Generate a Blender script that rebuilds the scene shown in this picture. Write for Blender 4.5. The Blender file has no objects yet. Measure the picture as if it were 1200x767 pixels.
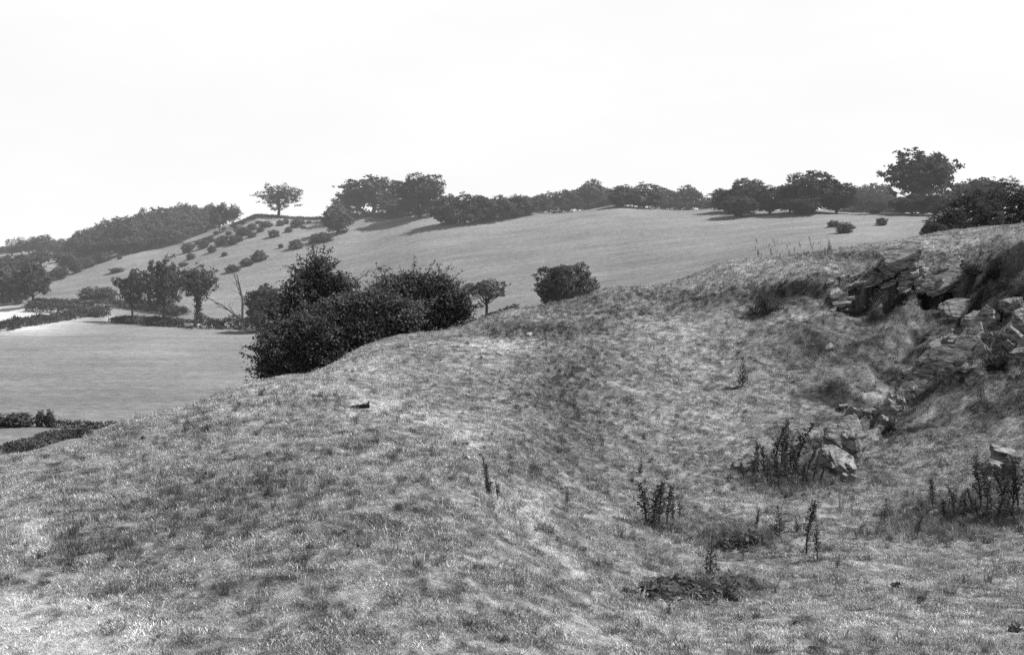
import bpy, bmesh, math, random
import numpy as np
from mathutils import Vector, Matrix

random.seed(7)
S = bpy.context.scene
COL = S.collection
F0 = 1287.0          # focal length in photo pixels (1200 wide)
HOR = 295.0          # horizon row of the level camera with a falling lens front

# ------------------------------------------------------------------ helpers
def tag(o, label=None, cat=None, group=None, kind=None):
    if label: o['label'] = label
    if cat: o['category'] = cat
    if group: o['group'] = group
    if kind: o['kind'] = kind
    return o

def link(o, parent=None):
    COL.objects.link(o)
    if parent is not None:
        o.parent = parent
    return o

def empty(name, loc=(0, 0, 0)):
    o = bpy.data.objects.new(name, None)
    o.location = loc
    o.empty_display_size = 0.2
    return link(o)

def mesh_np(name, V, Fc, mat=None, attrs=None, smooth=False):
    """V (n,3), Fc (m,k) with constant k"""
    V = np.asarray(V, dtype=np.float32); Fc = np.asarray(Fc, dtype=np.int32)
    me = bpy.data.meshes.new(name)
    m, k = Fc.shape
    me.vertices.add(len(V)); me.vertices.foreach_set('co', V.ravel())
    me.loops.add(m * k); me.loops.foreach_set('vertex_index', Fc.ravel())
    me.polygons.add(m)
    me.polygons.foreach_set('loop_start', np.arange(0, m * k, k, dtype=np.int32))
    me.polygons.foreach_set('loop_total', np.full(m, k, dtype=np.int32))
    me.polygons.foreach_set('use_smooth', np.full(m, smooth, dtype=bool))
    if attrs:
        for an, av in attrs.items():
            a = me.attributes.new(an, 'FLOAT', 'POINT')
            a.data.foreach_set('value', np.asarray(av, dtype=np.float32))
    me.update(calc_edges=True)
    if mat: me.materials.append(mat)
    return me

_T = np.random.RandomState(11).rand(256, 256)
def vnoise(x, y, seed=0):
    x = np.asarray(x, float) + seed * 17.31; y = np.asarray(y, float) + seed * 5.77
    xi = np.floor(x).astype(int); yi = np.floor(y).astype(int)
    fx = x - xi; fy = y - yi
    fx = fx * fx * fx * (fx * (fx * 6 - 15) + 10); fy = fy * fy * fy * (fy * (fy * 6 - 15) + 10)
    a = _T[xi & 255, yi & 255]; b = _T[(xi + 1) & 255, yi & 255]
    c = _T[xi & 255, (yi + 1) & 255]; d = _T[(xi + 1) & 255, (yi + 1) & 255]
    return (a * (1 - fx) + b * fx) * (1 - fy) + (c * (1 - fx) + d * fx) * fy
def fbm(x, y, seed=0, octv=4, gain=0.5):
    s = 0; a = 1; t = 0
    for i in range(octv):
        s = s + a * (vnoise(x * 2 ** i, y * 2 ** i, seed + i * 3) - 0.5); t += a; a *= gain
    return s / t * 2
def sstep(a, b, x):
    t = np.clip((x - a) / (b - a), 0, 1)
    return t * t * (3 - 2 * t)

# ------------------------------------------------------------------ materials (all neutral greys: a black-and-white plate)
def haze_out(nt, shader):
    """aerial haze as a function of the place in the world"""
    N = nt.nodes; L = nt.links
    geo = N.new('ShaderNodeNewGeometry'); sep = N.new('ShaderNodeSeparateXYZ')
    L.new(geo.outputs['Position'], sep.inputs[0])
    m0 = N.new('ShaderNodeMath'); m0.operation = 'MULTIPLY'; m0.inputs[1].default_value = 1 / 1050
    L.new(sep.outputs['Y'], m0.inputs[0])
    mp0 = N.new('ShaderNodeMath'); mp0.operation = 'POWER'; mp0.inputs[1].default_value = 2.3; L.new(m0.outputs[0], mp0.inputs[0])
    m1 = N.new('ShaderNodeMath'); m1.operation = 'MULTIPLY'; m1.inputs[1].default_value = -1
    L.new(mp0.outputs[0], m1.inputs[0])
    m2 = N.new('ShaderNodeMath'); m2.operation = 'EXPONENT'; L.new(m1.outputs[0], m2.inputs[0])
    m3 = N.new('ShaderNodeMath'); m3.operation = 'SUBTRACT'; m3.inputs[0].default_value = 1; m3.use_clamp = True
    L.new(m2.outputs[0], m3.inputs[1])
    em = N.new('ShaderNodeEmission'); em.inputs[0].default_value = (.74, .74, .74, 1); em.inputs[1].default_value = 1  # grey glow blended in by depth, imitating airlight in the surface colour
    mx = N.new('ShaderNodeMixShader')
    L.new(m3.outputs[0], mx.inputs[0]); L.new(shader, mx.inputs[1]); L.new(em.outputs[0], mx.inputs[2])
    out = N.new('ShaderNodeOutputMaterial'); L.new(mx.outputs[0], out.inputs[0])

def newmat(name):
    m = bpy.data.materials.new(name); m.use_nodes = True
    m.node_tree.nodes.clear()
    return m, m.node_tree

def leaf_mat(name, lo, hi, trans=0.25, scale=0.6, haze=True):
    m, nt = newmat(name); N = nt.nodes; L = nt.links
    at = N.new('ShaderNodeAttribute'); at.attribute_name = 'lv'
    geo = N.new('ShaderNodeNewGeometry')
    nz = N.new('ShaderNodeTexNoise'); nz.inputs['Scale'].default_value = scale; nz.inputs['Detail'].default_value = 3
    L.new(geo.outputs['Position'], nz.inputs['Vector'])
    ad = N.new('ShaderNodeMath'); ad.operation = 'MULTIPLY_ADD'; ad.inputs[1].default_value = .55; ad.use_clamp = True
    L.new(at.outputs['Fac'], ad.inputs[0])
    mm = N.new('ShaderNodeMapRange'); mm.inputs[1].default_value = .3; mm.inputs[2].default_value = .7; mm.inputs[3].default_value = 0; mm.inputs[4].default_value = .45
    L.new(nz.outputs['Fac'], mm.inputs[0]); L.new(mm.outputs[0], ad.inputs[2])
    cr = N.new('ShaderNodeValToRGB')
    cr.color_ramp.elements[0].color = (lo, lo, lo, 1); cr.color_ramp.elements[1].color = (hi, hi, hi, 1)
    L.new(ad.outputs[0], cr.inputs[0])
    d = N.new('ShaderNodeBsdfDiffuse'); t = N.new('ShaderNodeBsdfTranslucent'); mx = N.new('ShaderNodeMixShader')
    mx.inputs[0].default_value = trans
    L.new(cr.outputs[0], d.inputs[0]); L.new(cr.outputs[0], t.inputs[0])
    L.new(d.outputs[0], mx.inputs[1]); L.new(t.outputs[0], mx.inputs[2])
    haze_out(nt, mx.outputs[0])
    return m

def solid_mat(name, lo, hi, scale=3.0, bump=0.3, detail=6, stretch=(1, 1, 1), rough=.9):
    m, nt = newmat(name); N = nt.nodes; L = nt.links
    tc = N.new('ShaderNodeTexCoord'); mp = N.new('ShaderNodeMapping'); mp.inputs['Scale'].default_value = stretch
    L.new(tc.outputs['Object'], mp.inputs[0])
    nz = N.new('ShaderNodeTexNoise'); nz.inputs['Scale'].default_value = scale; nz.inputs['Detail'].default_value = detail
    nz.inputs['Roughness'].default_value = .65
    L.new(mp.outputs[0], nz.inputs['Vector'])
    cr = N.new('ShaderNodeValToRGB')
    cr.color_ramp.elements[0].position = .33; cr.color_ramp.elements[1].position = .67
    cr.color_ramp.elements[0].color = (lo, lo, lo, 1); cr.color_ramp.elements[1].color = (hi, hi, hi, 1)
    L.new(nz.outputs['Fac'], cr.inputs[0])
    d = N.new('ShaderNodeBsdfPrincipled'); d.inputs['Roughness'].default_value = rough
    d.inputs['Specular IOR Level'].default_value = .15
    L.new(cr.outputs[0], d.inputs['Base Color'])
    if bump:
        b = N.new('ShaderNodeBump'); b.inputs['Strength'].default_value = bump; b.inputs['Distance'].default_value = .1
        L.new(nz.outputs['Fac'], b.inputs['Height']); L.new(b.outputs[0], d.inputs['Normal'])
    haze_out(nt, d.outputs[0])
    return m

def rock_mat():
    m, nt = newmat('weathered_stone'); N = nt.nodes; L = nt.links
    geo = N.new('ShaderNodeNewGeometry')
    mp = N.new('ShaderNodeMapping'); mp.inputs['Rotation'].default_value = (0, -.45, 0); mp.inputs['Scale'].default_value = (1, 1, 3.5)
    L.new(geo.outputs['Position'], mp.inputs[0])
    n1 = N.new('ShaderNodeTexNoise'); n1.inputs['Scale'].default_value = 2.4; n1.inputs['Detail'].default_value = 8; n1.inputs['Roughness'].default_value = .7
    L.new(mp.outputs[0], n1.inputs['Vector'])
    n2 = N.new('ShaderNodeTexNoise'); n2.inputs['Scale'].default_value = 1.0; n2.inputs['Detail'].default_value = 6; n2.inputs['Roughness'].default_value = .75
    mp2 = N.new('ShaderNodeMapping'); mp2.inputs['Rotation'].default_value = (.2, -.5, 0); mp2.inputs['Scale'].default_value = (1.6, 2.2, 14)
    L.new(geo.outputs['Position'], mp2.inputs[0]); L.new(mp2.outputs[0], n2.inputs['Vector'])
    cr = N.new('ShaderNodeValToRGB')
    cr.color_ramp.elements[0].position = .3; cr.color_ramp.elements[1].position = .72
    cr.color_ramp.elements[0].color = (.05, .05, .05, 1); cr.color_ramp.elements[1].color = (.48, .48, .48, 1)
    L.new(n1.outputs['Fac'], cr.inputs[0])
    ck = N.new('ShaderNodeMapRange'); ck.inputs[1].default_value = .4; ck.inputs[2].default_value = .5; ck.inputs[3].default_value = .3; ck.inputs[4].default_value = 1
    L.new(n2.outputs['Fac'], ck.inputs[0])
    mu = N.new('ShaderNodeMixRGB'); mu.blend_type = 'MULTIPLY'; mu.inputs[0].default_value = 1
    L.new(cr.outputs[0], mu.inputs[1]); L.new(ck.outputs[0], mu.inputs[2])
    d = N.new('ShaderNodeBsdfDiffuse'); L.new(mu.outputs[0], d.inputs[0])
    b = N.new('ShaderNodeBump'); b.inputs['Strength'].default_value = .9; b.inputs['Distance'].default_value = .08
    L.new(n1.outputs['Fac'], b.inputs['Height']); L.new(b.outputs[0], d.inputs['Normal'])
    haze_out(nt, d.outputs[0])
    return m

def ground_mat(name='turf'):
    m, nt = newmat(name); N = nt.nodes; L = nt.links
    at = N.new('ShaderNodeAttribute'); at.attribute_name = 'tone'
    nr = N.new('ShaderNodeAttribute'); nr.attribute_name = 'near'
    geo = N.new('ShaderNodeNewGeometry')
    def noise(sc, det, stretch=None, ro=.6):
        nz = N.new('ShaderNodeTexNoise'); nz.inputs['Scale'].default_value = sc; nz.inputs['Detail'].default_value = det
        nz.inputs['Roughness'].default_value = ro
        if stretch:
            mp = N.new('ShaderNodeMapping'); mp.inputs['Scale'].default_value = stretch
            L.new(geo.outputs['Position'], mp.inputs[0]); L.new(mp.outputs[0], nz.inputs['Vector'])
        else:
            L.new(geo.outputs['Position'], nz.inputs['Vector'])
        return nz.outputs['Fac']
    def rng(s, a, b, c, d):
        r = N.new('ShaderNodeMapRange'); r.inputs[1].default_value = a; r.inputs[2].default_value = b
        r.inputs[3].default_value = c; r.inputs[4].default_value = d; L.new(s, r.inputs[0]); return r.outputs[0]
    def mul(a, b):
        x = N.new('ShaderNodeMath'); x.operation = 'MULTIPLY'; L.new(a, x.inputs[0]); L.new(b, x.inputs[1]); return x.outputs[0]
    def mix(f, a, b):
        x = N.new('ShaderNodeMix'); x.data_type = 'FLOAT'; L.new(f, x.inputs[0]); L.new(a, x.inputs[2]); L.new(b, x.inputs[3]); return x.outputs[0]
    fine = noise(14, 6, None, .75)
    near = mul(rng(noise(1.3, 5, None, .7), .3, .7, .62, 1.3), rng(fine, .3, .7, .45, 1.45))
    far = mul(rng(noise(1, 8, (.7, 1.1, .7), .85), .35, .65, .6, 1.4), rng(noise(1, 4, (.02, .16, .1), .6), .3, .7, .86, 1.13))
    far = mul(far, rng(noise(1, 5, (.05, .055, .06), .65), .3, .7, .84, 1.14))
    k = mix(nr.outputs['Fac'], far, near)
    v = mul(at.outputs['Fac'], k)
    cb = N.new('ShaderNodeCombineColor'); L.new(v, cb.inputs[0]); L.new(v, cb.inputs[1]); L.new(v, cb.inputs[2])
    d = N.new('ShaderNodeBsdfDiffuse'); L.new(cb.outputs[0], d.inputs[0])
    b = N.new('ShaderNodeBump'); b.inputs['Strength'].default_value = 1; b.inputs['Distance'].default_value = .1
    L.new(fine, b.inputs['Height']); L.new(b.outputs[0], d.inputs['Normal'])
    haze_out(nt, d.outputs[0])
    return m

def grass_mat(name, gain, trans=.18):
    m, nt = newmat(name); N = nt.nodes; L = nt.links
    ti = N.new('ShaderNodeAttribute'); ti.attribute_type = 'INSTANCER'; ti.attribute_name = 'tone'
    lv = N.new('ShaderNodeAttribute'); lv.attribute_name = 'lv'
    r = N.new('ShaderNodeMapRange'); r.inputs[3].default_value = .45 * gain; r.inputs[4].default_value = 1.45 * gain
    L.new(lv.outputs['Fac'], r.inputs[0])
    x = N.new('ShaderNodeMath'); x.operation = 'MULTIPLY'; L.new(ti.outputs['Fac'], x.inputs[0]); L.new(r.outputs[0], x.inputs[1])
    cb = N.new('ShaderNodeCombineColor')
    for i in range(3): L.new(x.outputs[0], cb.inputs[i])
    d = N.new('ShaderNodeBsdfDiffuse'); t = N.new('ShaderNodeBsdfTranslucent'); mx = N.new('ShaderNodeMixShader')
    mx.inputs[0].default_value = trans
    L.new(cb.outputs[0], d.inputs[0]); L.new(cb.outputs[0], t.inputs[0])
    L.new(d.outputs[0], mx.inputs[1]); L.new(t.outputs[0], mx.inputs[2])
    out = N.new('ShaderNodeOutputMaterial'); L.new(mx.outputs[0], out.inputs[0])
    return m

M_TURF = ground_mat()
M_GRASS = grass_mat('grass_blades', 1.5)
M_LEAF_FAR = leaf_mat('far_foliage', .03, .19, .2, .10)
M_LEAF_MID = leaf_mat('foliage', .03, .16, .2, .25)
M_LEAF_DARK = leaf_mat('thorn_foliage', .012, .21, .2, .5)
M_LEAF_WEED = leaf_mat('weed_leaf', .03, .2, .2, 2.0)
M_STALK_PALE = leaf_mat('dry_stalk', .12, .4, .2, 2.0)
M_BARK = solid_mat('bark', .03, .09, 4, .4, stretch=(3, 3, .7))
M_DEADWOOD = solid_mat('dead_wood', .06, .14, 4, .4)
M_ROCK = rock_mat()
M_STONE_PALE = solid_mat('pale_stone', .3, .62, 6, .5)
M_WHITE = solid_mat('whitewash', .75, .85, 2, .05)
M_SLATE = solid_mat('slate_roof', .22, .3, 3, .1)
M_GLASS = solid_mat('dark_window', .04, .07, 2, 0, rough=.2)
M_COW = solid_mat('cow_hide', .03, .55, .9, 0, detail=0)
M_EARTH = solid_mat('dark_peat', .01, .03, 5, .5)
M_WOOD = solid_mat('weathered_rail', .35, .5, 5, .2)

# ------------------------------------------------------------------ the lie of the land: rows the ground takes at each distance
LAND = {
 -300: [(2,1420),(4,1010),(6,850),(8,775),(11,690),(16,610),(22,580),(35,620),(60,600),(80,555),(100,524),(125,480),(160,440),(232,395),(290,375),(350,361),(400,340),(450,318),(520,300),(600,293),(900,293),(2000,296),(3200,297)],
 0:    [(2,1420),(4,1000),(6,838),(8,767),(9.5,705),(12.5,625),(18,540),(24,556),(38,610),(60,596),(80,552),(95,529),(108,505),(125,480),(160,440),(232,395),(290,375),(356,360),(400,335),(440,312),(500,300),(600,291),(900,293),(2000,296),(3200,297)],
 150:  [(2,1420),(4,1000),(6,838),(8,767),(11.3,655),(16,562),(22,497),(30,520),(50,585),(75,555),(100,523),(115,498),(160,439),(232,395),(270,381),(330,363),(375,332),(415,308),(440,296),(480,288),(600,290),(900,293),(2000,296),(3200,297)],
 300:  [(2,1420),(4,1000),(6,840),(8,767),(11,650),(15.5,550),(21.5,482),(28,447),(36,470),(50,530),(75,562),(100,520),(125,480),(160,440),(200,411),(257,385),(290,365),(330,333),(380,299),(420,273),(450,253),(490,256),(560,268),(900,292),(2000,296),(3200,297)],
 430:  [(2,1420),(4,1000),(6,842),(8,767),(11,650),(15.5,552),(22,484),(31,438),(42,406),(52,418),(70,470),(100,500),(125,480),(150,446),(200,405),(250,370),(300,335),(350,300),(400,270),(430,252),(470,252),(560,268),(900,292),(2000,296),(3200,297)],
 500:  [(2,1420),(4,1000),(6,846),(8,767),(10.5,675),(14.5,585),(19,525),(24,490),(30,453),(38,414),(45,391),(54,401),(72,455),(100,485),(125,465),(150,432),(200,385),(260,345),(320,300),(380,264),(425,250),(470,254),(560,268),(900,292),(2000,296),(3200,297)],
 600:  [(2,1420),(4,1010),(6,850),(8.3,767),(10.3,702),(14,628),(19,568),(24,520),(30,470),(37,421),(43,390),(48.5,367),(58,372),(75,430),(100,460),(150,415),(200,362),(260,325),(320,287),(380,258),(412,246),(450,252),(560,268),(900,292),(2000,296),(3200,297)],
 720:  [(2,1430),(4,1050),(6,890),(9.2,767),(12,711),(16.5,655),(22,598),(28,540),(34,480),(39,425),(44,378),(49,340),(60,358),(80,400),(120,402),(180,362),(220,335),(300,283),(350,254),(390,240),(430,248),(560,268),(900,292),(2000,296),(3200,297)],
 850:  [(2,1430),(4,1070),(6,910),(9.5,767),(14.5,700),(19,650),(24,600),(29,550),(36,480),(40.5,420),(45,362),(48,335),(52,309),(64,330),(85,358),(120,352),(160,336),(190,324),(270,285),(330,257),(372,243),(410,250),(560,268),(900,292),(2000,296),(3200,297)],
 950:  [(2,1430),(4,1070),(6,915),(9.5,767),(14.5,700),(19.5,645),(25,590),(30,540),(36,480),(40,420),(43.5,360),(47,315),(52,300),(70,316),(110,322),(160,309),(200,295),(270,271),(320,252),(350,245),(400,253),(560,268),(900,292),(2000,296),(3200,297)],
 1050: [(2,1430),(4,1070),(6,915),(9.5,767),(14.5,700),(20,640),(26,580),(32,520),(36,480),(39,432),(41.5,385),(43,340),(44.5,306),(47,294),(55,284),(75,288),(110,298),(160,294),(200,286),(250,272),(330,249),(370,252),(560,268),(900,292),(2000,296),(3200,297)],
 1200: [(2,1430),(4,1070),(6,915),(9.5,767),(14,703),(19,642),(24,582),(29,520),(33,460),(36,400),(38.5,342),(40,300),(43,280),(50,264),(62,265),(85,270),(110,274),(160,274),(220,264),(320,243),(370,250),(560,268),(900,292),(2000,296),(3200,297)],
 1500: [(2,1430),(4,1060),(6,900),(9,767),(13,690),(17,630),(21,570),(25,510),(28,450),(31,390),(34,330),(36,290),(40,262),(46,246),(60,250),(85,262),(110,270),(160,272),(220,264),(320,243),(370,250),(560,268),(900,292),(2000,296),(3200,297)],
}
_P = []; _Q = []
for _c, _r in LAND.items():
    for (_Y, _py) in _r:
        # height above a reference slope is what gets interpolated
        _P.append((_c / 190.0, math.log(_Y) * 1.55)); _Q.append(_py)
_P = np.array(_P); _Q = np.array(_Q, float)
def _ker(r2):
    return np.where(r2 > 0, 0.5 * r2 * np.log(np.maximum(r2, 1e-12)), 0)
_n = len(_P)
_K = _ker(((_P[:, None] - _P[None]) ** 2).sum(-1)) + np.eye(_n) * 2e-3
_A = np.zeros((_n + 3, _n + 3)); _A[:_n, :_n] = _K; _A[:_n, _n] = 1; _A[:_n, _n + 1:] = _P
_A[_n, :_n] = 1; _A[_n + 1:, :_n] = _P.T
_W = np.linalg.solve(_A, np.concatenate([_Q, np.zeros(3)]))
def Frow(px, Y):
    sh = np.shape(px)
    u = np.clip(np.ravel(px), -300, 1500) / 190.0; v = np.log(np.ravel(Y)) * 1.55
    out = np.empty(len(u))
    for i in range(0, len(u), 20000):
        a = u[i:i + 20000]; b = v[i:i + 20000]
        r2 = (a[:, None] - _P[None, :, 0]) ** 2 + (b[:, None] - _P[None, :, 1]) ** 2
        out[i:i + 20000] = _ker(r2) @ _W[:_n] + _W[_n] + a * _W[_n + 1] + b * _W[_n + 2]
    return out.reshape(sh)

PITS = []
def height_pY(px, Y):
    px = np.asarray(px, float); Y = np.asarray(Y, float)
    z = (HOR - Frow(px, Y)) / F0 * Y
    x = (px - 600) / F0 * Y
    nr = 1 - sstep(55, 90, Y)
    # the broken lip of the old quarry and the rough bank below the ridge
    lip = np.interp(px, [540, 620, 700, 780, 860, 940, 1000, 1060, 1130, 1200, 1300],
                    [43.0, 43.5, 45.5, 46.5, 47.0, 46.0, 45.2, 44.6, 43.0, 41.5, 40.0]) + 0.9 * fbm(px / 60, px * 0 + 3, 5, 3)
    amp = np.interp(px, [540, 620, 850, 960, 1030, 1250], [0, .35, .35, .45, 1.1, 1.2])
    s = lip - Y
    z = z - amp * sstep(0, np.interp(px, [950, 1010], [.9, .28]), s) * np.exp(-np.maximum(s, 0) / 3.5) * (1 + .5 * fbm(x * .8, Y * .8, 31, 2))
    for (a, b, sx, sy, dz) in PITS:
        z = z - dz * np.exp(-((px - a) / sx) ** 4 - ((Y - b) / sy) ** 4)
    # sheep-walk terraces and hummocks
    z = z + nr * (.11 * fbm(x * .45, Y * .45, 1, 3) * sstep(9, 20, Y) + .05 * fbm(x * 1.6, Y * 1.6, 4, 3) + .016 * fbm(x * 6, Y * 3, 9, 2))
    rough = np.interp(px, [600, 900, 1000, 1300], [0, .1, .3, .4]) * sstep(24, 36, Y) * (1 - sstep(44, 47, Y))
    z = z + rough * fbm(x * 1.1, Y * 1.1, 21, 4)
    # flank of the spur in the middle
    d = np.hypot((px - 560) / 60, (Y - 15.5) / 2.6)
    z = z + .12 * np.exp(-np.hypot((px - 520) / 70, (Y - 17) / 4) ** 2) - .22 * np.exp(-np.hypot((px - 625) / 40, (Y - 16.5) / 3.5) ** 2)
    # far hill: soft contour terraces
    z = z + (1 - nr) * (np.minimum(Y, 600) / 400) * (.5 * fbm(x * .035, Y * .035, 7, 3) + .12 * fbm(x * .05, Y * .3, 17, 2))
    return z
def gz(x, y):
    return height_pY(600 + F0 * np.asarray(x, float) / np.asarray(y, float), y)
_YR = np.exp(np.linspace(math.log(5), math.log(900), 1600))
def hit(px, py):
    """distance at which the ray through a photo point first meets the ground"""
    z = height_pY(np.full_like(_YR, px), _YR)
    rows = HOR - z / _YR * F0
    k = np.where(rows <= py)[0]
    return float(_YR[k[0]]) if len(k) else None
_pits = [(a, hit(a, b), sx, sy, dz) for (a, b, sx, sy, dz) in [
    (1048,346,13,.55,.8),(1103,352,20,.6,.8),(1162,308,14,.7,.7),(1172,364,14,.7,.8),(1134,374,14,.6,.55),(1168,416,14,.8,.7),(1078,396,10,.5,.35),
    (1012,494,12,.5,.35),(1000,336,8,.4,.3),(1175,562,14,.6,.35),(1120,322,12,.5,.4),(1040,506,8,.6,.3),(1190,345,14,.5,.5)]]
PITS += _pits
def pt(px, Y, dz=0.0):
    return Vector(((px - 600) / F0 * Y, Y, float(height_pY(px, Y)) + dz))
def at(px, py, dz=0.0):
    Y = hit(px, py)
    if Y is None: Y = 400
    return pt(px, Y, dz)

# tones of the turf, patch by patch: (column, row, half-width, half-height, added tone, distance range)
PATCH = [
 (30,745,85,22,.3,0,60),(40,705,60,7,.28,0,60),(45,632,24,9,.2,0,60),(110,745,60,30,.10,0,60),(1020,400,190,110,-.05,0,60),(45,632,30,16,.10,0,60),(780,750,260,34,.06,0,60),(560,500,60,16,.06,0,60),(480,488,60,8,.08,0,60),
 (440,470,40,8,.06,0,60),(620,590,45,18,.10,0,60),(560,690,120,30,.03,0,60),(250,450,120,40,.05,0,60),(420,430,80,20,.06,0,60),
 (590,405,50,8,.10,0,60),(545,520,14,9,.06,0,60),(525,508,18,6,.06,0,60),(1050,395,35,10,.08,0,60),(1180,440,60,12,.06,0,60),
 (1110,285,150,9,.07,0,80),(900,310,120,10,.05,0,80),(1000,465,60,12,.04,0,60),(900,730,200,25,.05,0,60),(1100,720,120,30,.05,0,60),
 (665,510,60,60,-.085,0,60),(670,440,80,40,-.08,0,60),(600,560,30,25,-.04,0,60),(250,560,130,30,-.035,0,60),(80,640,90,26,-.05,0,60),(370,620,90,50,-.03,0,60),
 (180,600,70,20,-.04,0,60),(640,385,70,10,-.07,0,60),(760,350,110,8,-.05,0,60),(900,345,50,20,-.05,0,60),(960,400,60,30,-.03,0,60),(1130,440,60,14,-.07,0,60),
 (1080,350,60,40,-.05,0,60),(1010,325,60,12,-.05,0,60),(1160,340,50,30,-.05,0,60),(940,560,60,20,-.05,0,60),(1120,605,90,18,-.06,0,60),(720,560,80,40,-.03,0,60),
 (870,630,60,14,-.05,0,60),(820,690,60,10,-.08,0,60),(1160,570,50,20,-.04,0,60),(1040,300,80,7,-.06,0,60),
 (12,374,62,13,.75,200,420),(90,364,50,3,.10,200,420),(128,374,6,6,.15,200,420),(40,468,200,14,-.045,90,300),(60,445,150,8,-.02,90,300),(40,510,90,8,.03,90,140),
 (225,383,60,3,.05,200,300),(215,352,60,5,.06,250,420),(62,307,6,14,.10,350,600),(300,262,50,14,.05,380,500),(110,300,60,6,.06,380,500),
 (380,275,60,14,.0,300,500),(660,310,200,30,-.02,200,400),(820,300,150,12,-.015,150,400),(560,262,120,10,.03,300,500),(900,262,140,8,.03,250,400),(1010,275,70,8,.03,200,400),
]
for _pl, _am, _sx, _sy in [([(405,474),(450,478),(490,489),(525,508),(548,530),(562,556),(585,590),(625,625),(670,665),(705,720)], .15, 9, 5),
        ([(470,452),(520,432),(560,415),(600,402),(650,388)], .07, 12, 3.5), ([(30,620),(60,600),(110,575),(180,545),(260,500),(330,462)], .05, 16, 5),
        ([(760,395),(830,380),(900,372),(960,372)], .05, 18, 4), ([(1000,455),(1080,485),(1150,500),(1200,500)], .05, 18, 6), ([(560,640),(640,610),(720,600),(800,605)], .05, 20, 7)]:
    for _a, _b in zip(_pl[:-1], _pl[1:]):
        _m = max(1, int(math.hypot(_b[0] - _a[0], _b[1] - _a[1]) / _sx / 1.6))
        for _i in range(_m):
            PATCH.append((_a[0] + (_b[0] - _a[0]) * (_i + .5) / _m, _a[1] + (_b[1] - _a[1]) * (_i + .5) / _m, _sx, _sy, _am * random.uniform(.4, 1.4), 0, 60))
def tone_of(px, Y, py):
    x = (px - 600) / F0 * Y
    nr = 1 - sstep(55, 90, Y)
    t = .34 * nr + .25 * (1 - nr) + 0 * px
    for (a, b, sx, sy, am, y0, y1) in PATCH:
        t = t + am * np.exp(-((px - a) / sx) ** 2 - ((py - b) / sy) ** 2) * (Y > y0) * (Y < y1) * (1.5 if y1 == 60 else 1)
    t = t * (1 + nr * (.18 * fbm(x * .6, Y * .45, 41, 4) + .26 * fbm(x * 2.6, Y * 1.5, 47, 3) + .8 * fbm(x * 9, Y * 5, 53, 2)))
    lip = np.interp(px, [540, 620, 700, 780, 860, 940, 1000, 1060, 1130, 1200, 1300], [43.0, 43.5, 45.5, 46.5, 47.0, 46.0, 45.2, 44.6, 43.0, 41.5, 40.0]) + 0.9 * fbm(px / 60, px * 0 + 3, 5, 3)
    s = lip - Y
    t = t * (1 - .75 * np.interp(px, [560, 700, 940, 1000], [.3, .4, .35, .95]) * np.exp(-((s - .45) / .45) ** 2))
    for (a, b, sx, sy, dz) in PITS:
        t = t * (1 - .7 * np.exp(-((px - a) / sx) ** 4 - ((Y - b) / sy / 1.2) ** 4))  # cavity shade painted into the ground tone over each pit
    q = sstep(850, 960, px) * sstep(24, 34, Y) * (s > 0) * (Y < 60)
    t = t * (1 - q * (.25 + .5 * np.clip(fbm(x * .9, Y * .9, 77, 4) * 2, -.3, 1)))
    return np.clip(t, .03, .66)

# ------------------------------------------------------------------ ground sheet
cols = np.concatenate([np.linspace(-900, -160, 75)[:-1], np.linspace(-160, 1360, 470), np.linspace(1360, 2100, 75)[1:]])
lr = np.concatenate([np.linspace(math.log(1.2), math.log(7), 60)[:-1], np.linspace(math.log(7), math.log(36), 235)[:-1], np.linspace(math.log(36), math.log(48), 130)[:-1], np.linspace(math.log(48), math.log(60), 30)[:-1],
                     np.linspace(math.log(60), math.log(520), 240)[:-1], np.linspace(math.log(520), math.log(3200), 60)])
PX, YY = np.meshgrid(cols, np.exp(lr))
ZZ = height_pY(PX, YY)
PYY = HOR - ZZ / YY * F0
XX = (PX - 600) / F0 * YY
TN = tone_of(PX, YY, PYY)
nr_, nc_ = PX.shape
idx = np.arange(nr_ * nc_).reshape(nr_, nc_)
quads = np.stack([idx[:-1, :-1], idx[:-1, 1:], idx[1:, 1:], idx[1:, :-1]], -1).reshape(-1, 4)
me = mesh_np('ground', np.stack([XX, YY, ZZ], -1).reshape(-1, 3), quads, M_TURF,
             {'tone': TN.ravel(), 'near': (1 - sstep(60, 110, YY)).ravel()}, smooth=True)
tag(link(bpy.data.objects.new('ground', me)), kind='structure')

# ------------------------------------------------------------------ grass stuff: tufts instanced over the near ground
HID = bpy.data.collections.new('grass_tufts')
def tuft(seed, nb, rad, hmin, hmax, w, lean):
    r = np.random.RandomState(seed)
    V = []; Fq = []; lv = []
    for i in range(nb):
        a = r.rand() * 6.283; d = rad * math.sqrt(r.rand())
        b = np.array([d * math.cos(a), d * math.sin(a), -.01])
        h = hmin + (hmax - hmin) * r.rand(); la = r.rand() * 6.283; ll = lean * h * (.2 + r.rand())
        mid = b + np.array([math.cos(la) * ll * .35, math.sin(la) * ll * .35, h * .6])
        tip = b + np.array([math.cos(la) * ll, math.sin(la) * ll, h])
        wa = r.rand() * 6.283; wv = np.array([math.cos(wa), math.sin(wa), 0]) * w * (.6 + .8 * r.rand())
        k = len(V); V += [b - wv / 2, b + wv / 2, mid + wv * .4, mid - wv * .4, tip + wv * .06, tip - wv * .06]
        Fq += [(k, k + 1, k + 2, k + 3), (k + 3, k + 2, k + 4, k + 5)]
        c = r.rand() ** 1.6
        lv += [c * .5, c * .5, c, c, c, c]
    o = bpy.data.objects.new('tuft', mesh_np('tuft', V, Fq, M_GRASS, {'lv': lv}))
    HID.objects.link(o)
    return o
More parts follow.
